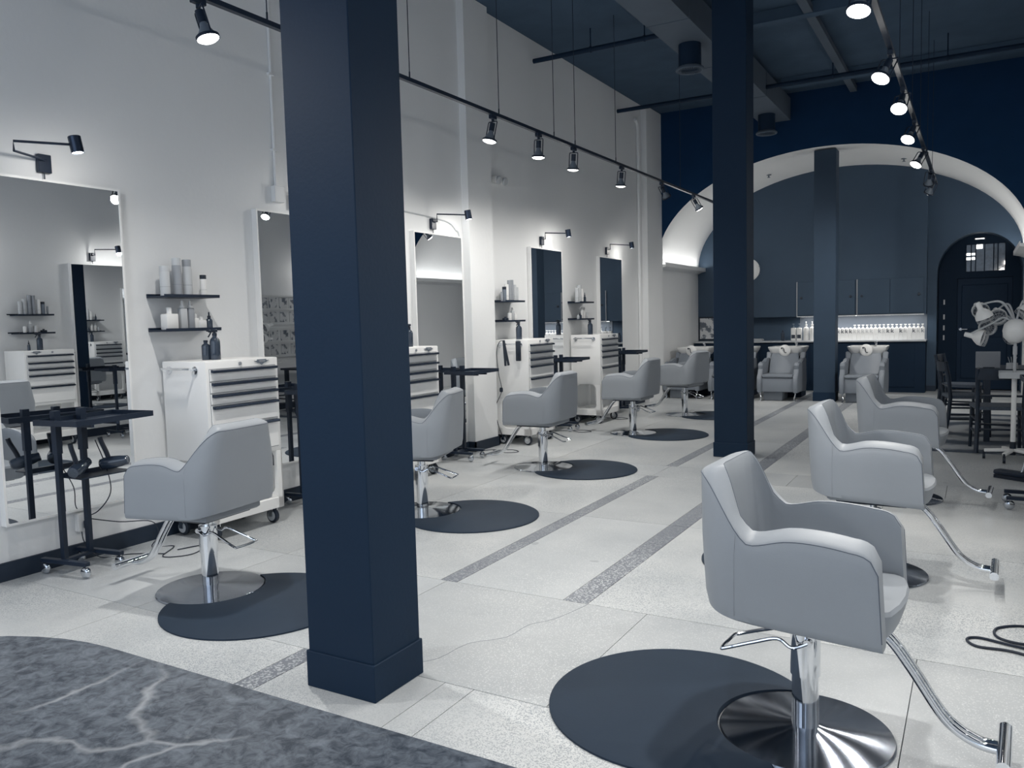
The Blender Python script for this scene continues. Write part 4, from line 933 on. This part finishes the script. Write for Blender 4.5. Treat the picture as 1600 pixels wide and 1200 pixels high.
# ================================================================== BACK COUNTER GOODS
kmesh = textmesh('k', .105, 'letter')
kms = []
for mm in ('ink', 'ink2', 'ink3'):
    k2 = kmesh.copy(); k2.materials.clear(); k2.materials.append(M[mm]); kms.append(k2)
proto = {}
def wbottle(kind, x, y, h, kl, lab):
    if kind not in proto:
        t = thing('pump_bottle' if kind == 'p' else 'refill_bottle', lab, 'bottle', (x, y, .945), 0, 'white bottles in a row on the back ledge')
        b = new(); box(b, -.0349, .0349, -.035, .035, 0, .215, .004, 1); obj('bottle_body', b, M['plw'], t, True)
        b = new()
        if kind == 'p':
            lathe(b, [(.024, .213), (.020, .232), (.011, .238), (.009, .262), (0, .262)], 14); box(b, -.020, .020, -.024, .014, .262, .280, .004); obj('pump_head', b, M['plw'], t, True)
        else:
            lathe(b, [(.022, .213), (.018, .226), (.016, .232), (0, .233)], 14); obj('cap', b, M['plw'], t, True)
        proto[kind] = t
    else: t = copy_tree(proto[kind], None, (x, y, .945), 0, lab)
    t['label'] = lab
    if kl is not None:
        o = bpy.data.objects.new('printed_letter', kms[kl]); C.objects.link(o); o.parent = t; o.location = (0, -.0358, .125); o.rotation_euler = (PI/2, 0, 0)
    return t
ORD = ['first', 'second', 'third', 'fourth', 'fifth', 'sixth', 'seventh', 'eighth', 'ninth', 'tenth', 'eleventh', 'twelfth', 'thirteenth', 'fourteenth', 'fifteenth', 'sixteenth', 'seventeenth']
ks = [1, 0, 0, 0, 2, 2, 2, 2, 2, None, 1, 2, 0, 0, None, 0, 2, None, 0, 2, 1]
ptrees = []
xs = [-2.262+i*(1.405/20) for i in range(21)]
# build prototypes without letters first, then copies
pr_p = None
for i, x in enumerate(xs):
    kind = 'c' if i < 4 else 'p'
    lab = ('capped white bottle on the back ledge, %s from the rear column' % ORD[i]) if i < 4 else ('white pump bottle on the back ledge, %s from the right end' % ORD[20-i])
    ptrees.append((i, x, kind, lab))
base_p = {}
for i, x, kind, lab in ptrees:
    if kind not in base_p: base_p[kind] = wbottle(kind, x, 16.18, 0, None, lab)
    else: 
        o = copy_tree(base_p[kind], None, (x, 16.18, .945), 0, lab)
        base_p[(kind, i)] = o
allb = [(base_p['c'], ks[0]), (base_p['p'], ks[4])]+[(o, ks[k[1]]) for k, o in base_p.items() if isinstance(k, tuple)]
for o, kk in allb:
    if kk is not None:
        l_ = bpy.data.objects.new('printed_letter', kms[kk]); C.objects.link(l_); l_.parent = o; l_.location = (0, -.0358, .130); l_.rotation_euler = (PI/2, 0, 0)
for k, x in enumerate((-3.055, -2.95)):
    t = thing('gallon_bottle', ('white bottle with dark label on the ledge left of the rear column, left of two', 'white bottle with dark label on the ledge left of the rear column, right of two')[k], 'bottle', (x, 16.10, .945), 0, 'white bottles with dark labels')
    b = new(); box(b, -.045, .045, -.04, .04, 0, .245, .012, 2); obj('bottle_body', b, M['plw'], t, True)
    obj('label_patch', box(new(), -.034, .034, -.0415, -.04, .045, .115), M['ink'], t)
    b = new(); cyl(b, (0, 0, .245), (0, 0, .27), .015, n=12); cyl(b, (0, 0, .27), (0, 0, .31), .004, n=8); box(b, -.02, .012, -.02, .01, .31, .325, .003); obj('pump_head', b, M['plm'], t)
for k, x in enumerate((-2.83, -2.72)):
    bottle('pump', .05, .36, M['plw'], M['plw'], (x, 16.12, .945), ('tall round white pump bottle left of the rear column', 'tall round white pump bottle half behind the rear column')[k], 'tall white pump bottles')
for k, x in enumerate((-2.60, -2.51, -2.42, -2.33)): bottle('pump', .042, .30, M['plw'], M['plw'], (x, 16.12, .945), 'white pump bottle on the back ledge hidden behind the rear column', 'hidden pump bottles') if False else None
bottle('neck', .032, .20, M['smoke'], M['plb'], (-3.26, 16.12, .945), 'black bottle on the back ledge between middle and rear columns', 'dark bottles')
b = new(); box(b, -3.93, -3.62, 16.02, 16.16, .945, .975, .004); box(b, -3.92, -3.63, 16.03, 16.15, .975, .992, .006); tag(obj('folded_towels', b, M['pll']), 'low pale stack of folded towels on the back ledge', 'towels')
t = thing('round_wall_sign', 'round white disc on the dark wall, half hidden by the middle column', 'sign', (-3.90, BY, 2.33))
b = new(); lathe(b, [(0, 0), (.215, 0), (.22, -.008), (.22, -.022), (.205, -.030), (0, -.030)], 48, (0, 0, 0), (0, 1, 0)); obj('disc_face', b, M['plw'], t, True)
for z in (.06, -.08): obj('edge_clip', box(new(), .205, .228, -.032, -.02, z-.008, z+.008), M['plm'], t)
t = thing('framed_poster', 'dark framed picture low on the back wall left of the middle column', 'picture', (-4.80, YB, 1.20))
obj('picture_frame', box(new(), -.19, .19, -.02, 0, -.24, .24, .003), M['plb'], t); obj('print', box(new(), -.16, .16, -.024, -.02, -.21, .21), PICS[1], t)

# ================================================================== RIGHT REAR CORNER
b = new(); box(b, -.55, .55, -1.75, 1.75, 0, .008); o = tag(obj('area_rug', b, M['rug']), 'dark distressed patterned rug under the dining chairs', 'rug'); o.location = (.06, 11.15, .001)
def dining(loc, rz, lab):
    t = thing('dining_chair', lab, 'chair', loc, rz, 'dark wooden chairs')
    # back at -y, seat to +y
    for s in (-1, 1):
        b = new(); tube(b, [(s*.215, -.25, 0), (s*.205, -.21, .22), (s*.20, -.19, .45), (s*.205, -.21, .66), (s*.21, -.25, .86)], .022, 10); obj('rear_leg', b, M['wood'], t, True)
        b = new(); tube(b, [(s*.225, .21, 0), (s*.215, .20, .46)], .017, 10); obj('front_leg', b, M['wood'], t, True)
        b = new(); cyl(b, (s*.215, -.21, .20), (s*.22, .205, .20), .011, n=8); obj('side_stretcher', b, M['wood'], t, True); b = new(); cyl(b, (s*.205, -.195, .33), (s*.218, .20, .33), .011, n=8); obj('side_stretcher', b, M['wood'], t, True)
    for yy in (.205, -.205): b = new(); cyl(b, (-.212, yy, .24), (.212, yy, .24), .011, n=8); obj('cross_stretcher', b, M['wood'], t, True)
    b = new(); loft(b, [[Vector((-.205, -.205, z)), Vector((.205, -.205, z)), Vector((.235, .225, z)), Vector((-.235, .225, z))] for z in (.435, .455, .47)]); obj('seat', b, M['woven'], t)
    b = new()
    for (z, h) in ((.80, .11),):
        rings = []
        for i in range(9):
            x = -.21+.42*i/8; y = -.245-.03*math.sin(PI*i/8); rings.append([Vector((x, y-.009, z-h/2)), Vector((x, y+.009, z-h/2)), Vector((x, y+.003, z+h/2)), Vector((x, y-.015, z+h/2))])
        loft(b, rings)
    obj('top_rail', b, M['wood'], t, True)
    b = new()
    cyl(b, (-.203, -.20, .58), (.203, -.20, .58), .012, n=8)
    obj('lower_rail', b, M['wood'], t, True)
dining((.19, 9.62, .0102), .10, 'dark wooden chair nearest, back posts toward the camera, by the dryer stand')
dining((-.12, 10.75, .0102), -1.35, 'dark wooden chair behind the nearest one, facing the table')
dining((-.20, 12.3, .0102), -1.75, 'dark wooden chair farthest back near the arched doorway')
t = thing('dark_table', 'dark wooden table mostly beyond the right frame edge', 'table', (.34, 11.1, .009))
b = new(); box(b, -.30, .28, -.95, .95, .70, .735, .004); obj('tabletop', b, M['wood'], t)
for x in (-.24, .22):
    for y in (-.86, .86): obj('leg', box(new(), x-.03, x+.03, y-.03, y+.03, 0, .70, .003), M['wood'], t)
t = thing('desk_display', 'pale grey tilted screen on the dark table', 'screen', (.14, 11.4, .745))
b = new(); box(b, -.16, .10, -.01, .01, .0, .20, .004); o = obj('screen_panel', b, M['plg'], t); b = new(); box(b, -.08, .04, -.03, .05, -.001, .012); obj('screen_foot', b, M['plb'], t)
b = new(); lathe(b, [(0, 0), (.05, 0), (.06, .02), (.055, .12), (.05, .12), (.045, .02), (0, .015)], 20, (.33, 10.4, .745)); tag(obj('pale_cup', b, M['pll'], smooth=True), 'pale cup on the near end of the dark table', 'cup')
b = new(); 
for a in range(7): 
    an = a*.9; bar(b, (.33, 10.4, .80), (.33+.045*math.cos(an), 10.4+.045*math.sin(an), .93+.01*a % 3*.01), .012, .003)
tag(obj('paper_tissue', b, M['paper']), 'white tissue points sticking out of the pale cup', 'tissue')

# multi-arm hair processor
t = thing('hair_processor', 'white multi-arm heat lamp hair processor on a pole at the right edge', 'hair processor', (.31, 9.10, 0))
b = new(); cyl(b, (0, 0, .13), (0, 0, .80), .022, n=16); obj('lower_pole', b, M['cab'], t, True)
b = new(); cyl(b, (0, 0, .80), (0, 0, 1.14), .014, n=14); cyl(b, (0, 0, 1.02), (0, 0, 1.10), .019, n=14); obj('upper_pole', b, M['pll'], t, True)
b = new(); lathe(b, [(0, 0), (.025, .0), (.028, .06), (.026, .13), (0, .13)], 16, (0, 0, .05)); obj('pole_foot', b, M['plb'], t, True)
b = new()
for k in range(5):
    a = 2*PI*k/5+.62; bar(b, (0, 0, .10), (.24*math.cos(a), .24*math.sin(a), .085), .04, .03, .006)
obj('star_base', b, M['cab'], t, True)
for k in range(5):
    a = 2*PI*k/5+.62; b = new(); cyl(b, (.24*math.cos(a)-.012, .24*math.sin(a), .033), (.24*math.cos(a)+.012, .24*math.sin(a), .033), .032, n=16); cyl(b, (.24*math.cos(a), .24*math.sin(a), .05), (.24*math.cos(a), .24*math.sin(a), .09), .01, n=8); obj('caster', b, M['plb'], t, True)
b = new(); box(b, -.12, .22, -.14, .14, .80, .815, .005); box(b, -.12, .22, -.15, -.138, .80, .86, .003); box(b, -.12, .22, .138, .15, .80, .86, .003); box(b, -.13, -.118, -.15, .15, .80, .86, .003); box(b, .21, .222, -.15, .15, .80, .86, .003); tr_ = obj('utility_tray', b, M['pll'], t)
b = new(); lathe(b, [(0, -.115), (.05, -.105), (.09, -.07), (.108, -.01), (.105, .05), (.075, .095), (.03, .115), (0, .118)], 28, (0.0, 0, 1.245), (.15, -.25, 1)); obj('central_hood', b, M['cab'], t, True)
def lamp_head(c, d, sc=1.0):
    c = Vector(c); b = new(); lathe(b, [(0, -.13*sc), (.022*sc, -.13*sc), (.026*sc, -.06*sc), (.05*sc, -.035*sc), (.075*sc, .0), (.080*sc, .035*sc), (.076*sc, .035*sc), (.06*sc, .0), (0, -.02*sc)], 22, c, d)
    hd = obj('lamp_hood', b, M['cab'], t, True)
    b = new()
    x, y, dd = frame_of(d)
    for (rr_, zz) in ((.077, .05), (.077, .065), (.05, .068), (.025, .070)):
        tube(b, [c+dd*zz*sc+(x*math.cos(2*PI*i/20)+y*math.sin(2*PI*i/20))*rr_*sc for i in range(20)], .0016, 5, closed=True)
    for i in range(12):
        a = 2*PI*i/12; o_ = x*math.cos(a)+y*math.sin(a); tube(b, [c+dd*.03*sc+o_*.078*sc, c+dd*.066*sc+o_*.077*sc, c+dd*.070*sc], .0014, 4)
    obj('wire_guard', b, M['pll'], hd)
    b = new(); lathe(b, [(0, .02*sc), (.065*sc, .022*sc)], 20, c, d); obj('lamp_inner', b, M['mesh'], hd)
heads = [((-.27, -.05, 1.41), (.35, .15, -.8)), ((-.15, .05, 1.40), (.1, -.75, -.35)), ((-.30, 0, 1.19), (1, -.2, -.25)), ((-.24, .22, 1.28), (.3, -.9, .0)), ((-.30, .2, 1.46), (.2, -.7, -.3)), ((.09, .05, 1.44), (-.6, -.2, -.75)), ((-.0, .16, 1.20), (-.6, -.7, -.2))]
for c, d in heads: lamp_head(c, d)
hub = Vector((0, 0, 1.33))
for (c, d) in heads[:6]:
    c = Vector(c); dd = Vector(d).normalized(); e = c-dd*.10; mid = (hub+e)/2+Vector((0, 0, .12)) if c.z > 1.3 else (hub+e)/2+Vector((0, -.05, .05))
    b = new(); tube(b, smooth_path([hub+Vector((0, 0, -.02)), hub+(mid-hub)*.5+Vector((0, 0, .05)), mid, e], 6), .009, 8); obj('arm', b, M['pll'], t, True)
cord([(.36, 9.13, .74), (.30, 9.10, .70), (.29, 9.10, .66), (.34, 9.12, .62)], 'small black cord looped at the hair processor pole')

# broom head with chrome handle, right edge
t = thing('floor_broom', 'wide black push broom head with chrome handle at the right edge', 'broom', (.30, 8.05, 0), -.55)
b = new(); box(b, -.17, .17, -.05, .05, .03, .075, .018, 2); obj('broom_block', b, M['black'], t, True)
b = new(); box(b, -.165, .165, -.042, .042, .0, .03); o = obj('bristles', b, M['cord'], t)
b = new(); tube(b, [(.05, 0, .07), (.06, .01, .12), (.14, .06, .55), (.19, .10, 1.0)], .011, 10); obj('broom_handle', b, M['chrome'], t, True)
cord([(.50, 4.25, .005), (.38, 4.22, .005), (.22, 4.30, .005), (.10, 4.22, .006), (.10, 4.10, .006), (.20, 4.06, .007), (.32, 4.15, .008), (.42, 4.10, .006), (.30, 4.0, .006), (.15, 4.02, .008), (.03, 4.06, .006), (-.02, 4.02, .006), (.02, 3.95, .006), (.15, 3.95, .007), (.30, 3.88, .005), (.50, 3.75, .005)], 'black cord coiled on the floor at the right edge', .006)

# magazine rack boards on the right wall (seen in mirror)
for k, (z0_, y_) in enumerate(((1.50, 10.35), (.93, 10.35))):
    t = thing('magazine_rack', ('upper white magazine rack on the right wall, seen in a mirror', 'lower white magazine rack on the right wall, seen in a mirror')[k], 'magazine rack', (XR, y_, z0_), PI)
    b = new(); box(b, .001, .03, -.48, .48, 0, .52, .004); box(b, .03, .06, -.48, .48, 0, .04); box(b, .03, .055, -.48, .48, .26, .285); box(b, .03, .05, -.48, -.455, .04, .52); box(b, .03, .05, .455, .48, .04, .52); box(b, .03, .05, -.455, .455, .49, .52)
    obj('rack_frame', b, M['paper'], t)
    i_ = 0
    for zz in (.045, .29):
        for yy in (-.35, -.12, .12, .34):
            obj('magazine', box(new(), .032, .038, yy-.09, yy+.09, zz, zz+.18), PICS[i_ % 3], t); i_ += 1

# ================================================================== RECEPTION COUNTER
t = thing('reception_counter', 'dark veined marble countertop with rounded corner at the lower left', 'counter', (0, 0, 0))
ze = 1.04; ye = .648
poly = []
for i in range(13):
    a = PI+(-PI/2)*i/12; poly.append((-1.02+.34*math.cos(a), ye-.30+.30*math.sin(a)))
poly += [(-.10, ye), (-.10, ye-1.0), (-.5, ye-1.35), (-1.36, ye-1.35)]
b = new(); prism(b, poly, ze-.04, ze)
bmesh.ops.bevel(b, geom=[e for e in b.edges if abs(e.verts[0].co.z-ze) < 1e-4 and abs(e.verts[1].co.z-ze) < 1e-4], offset=.004, segments=2, affect='EDGES')
obj('countertop', b, M['marble'], t)
b = new(); prism(b, [(-1.28, ye-1.3), (-1.28, ye-.4), (-1.1, ye-.12), (-.18, ye-.12), (-.18, ye-1.0), (-.5, ye-1.3)], 0, ze-.04); obj('counter_body', b, M['navy'], t)
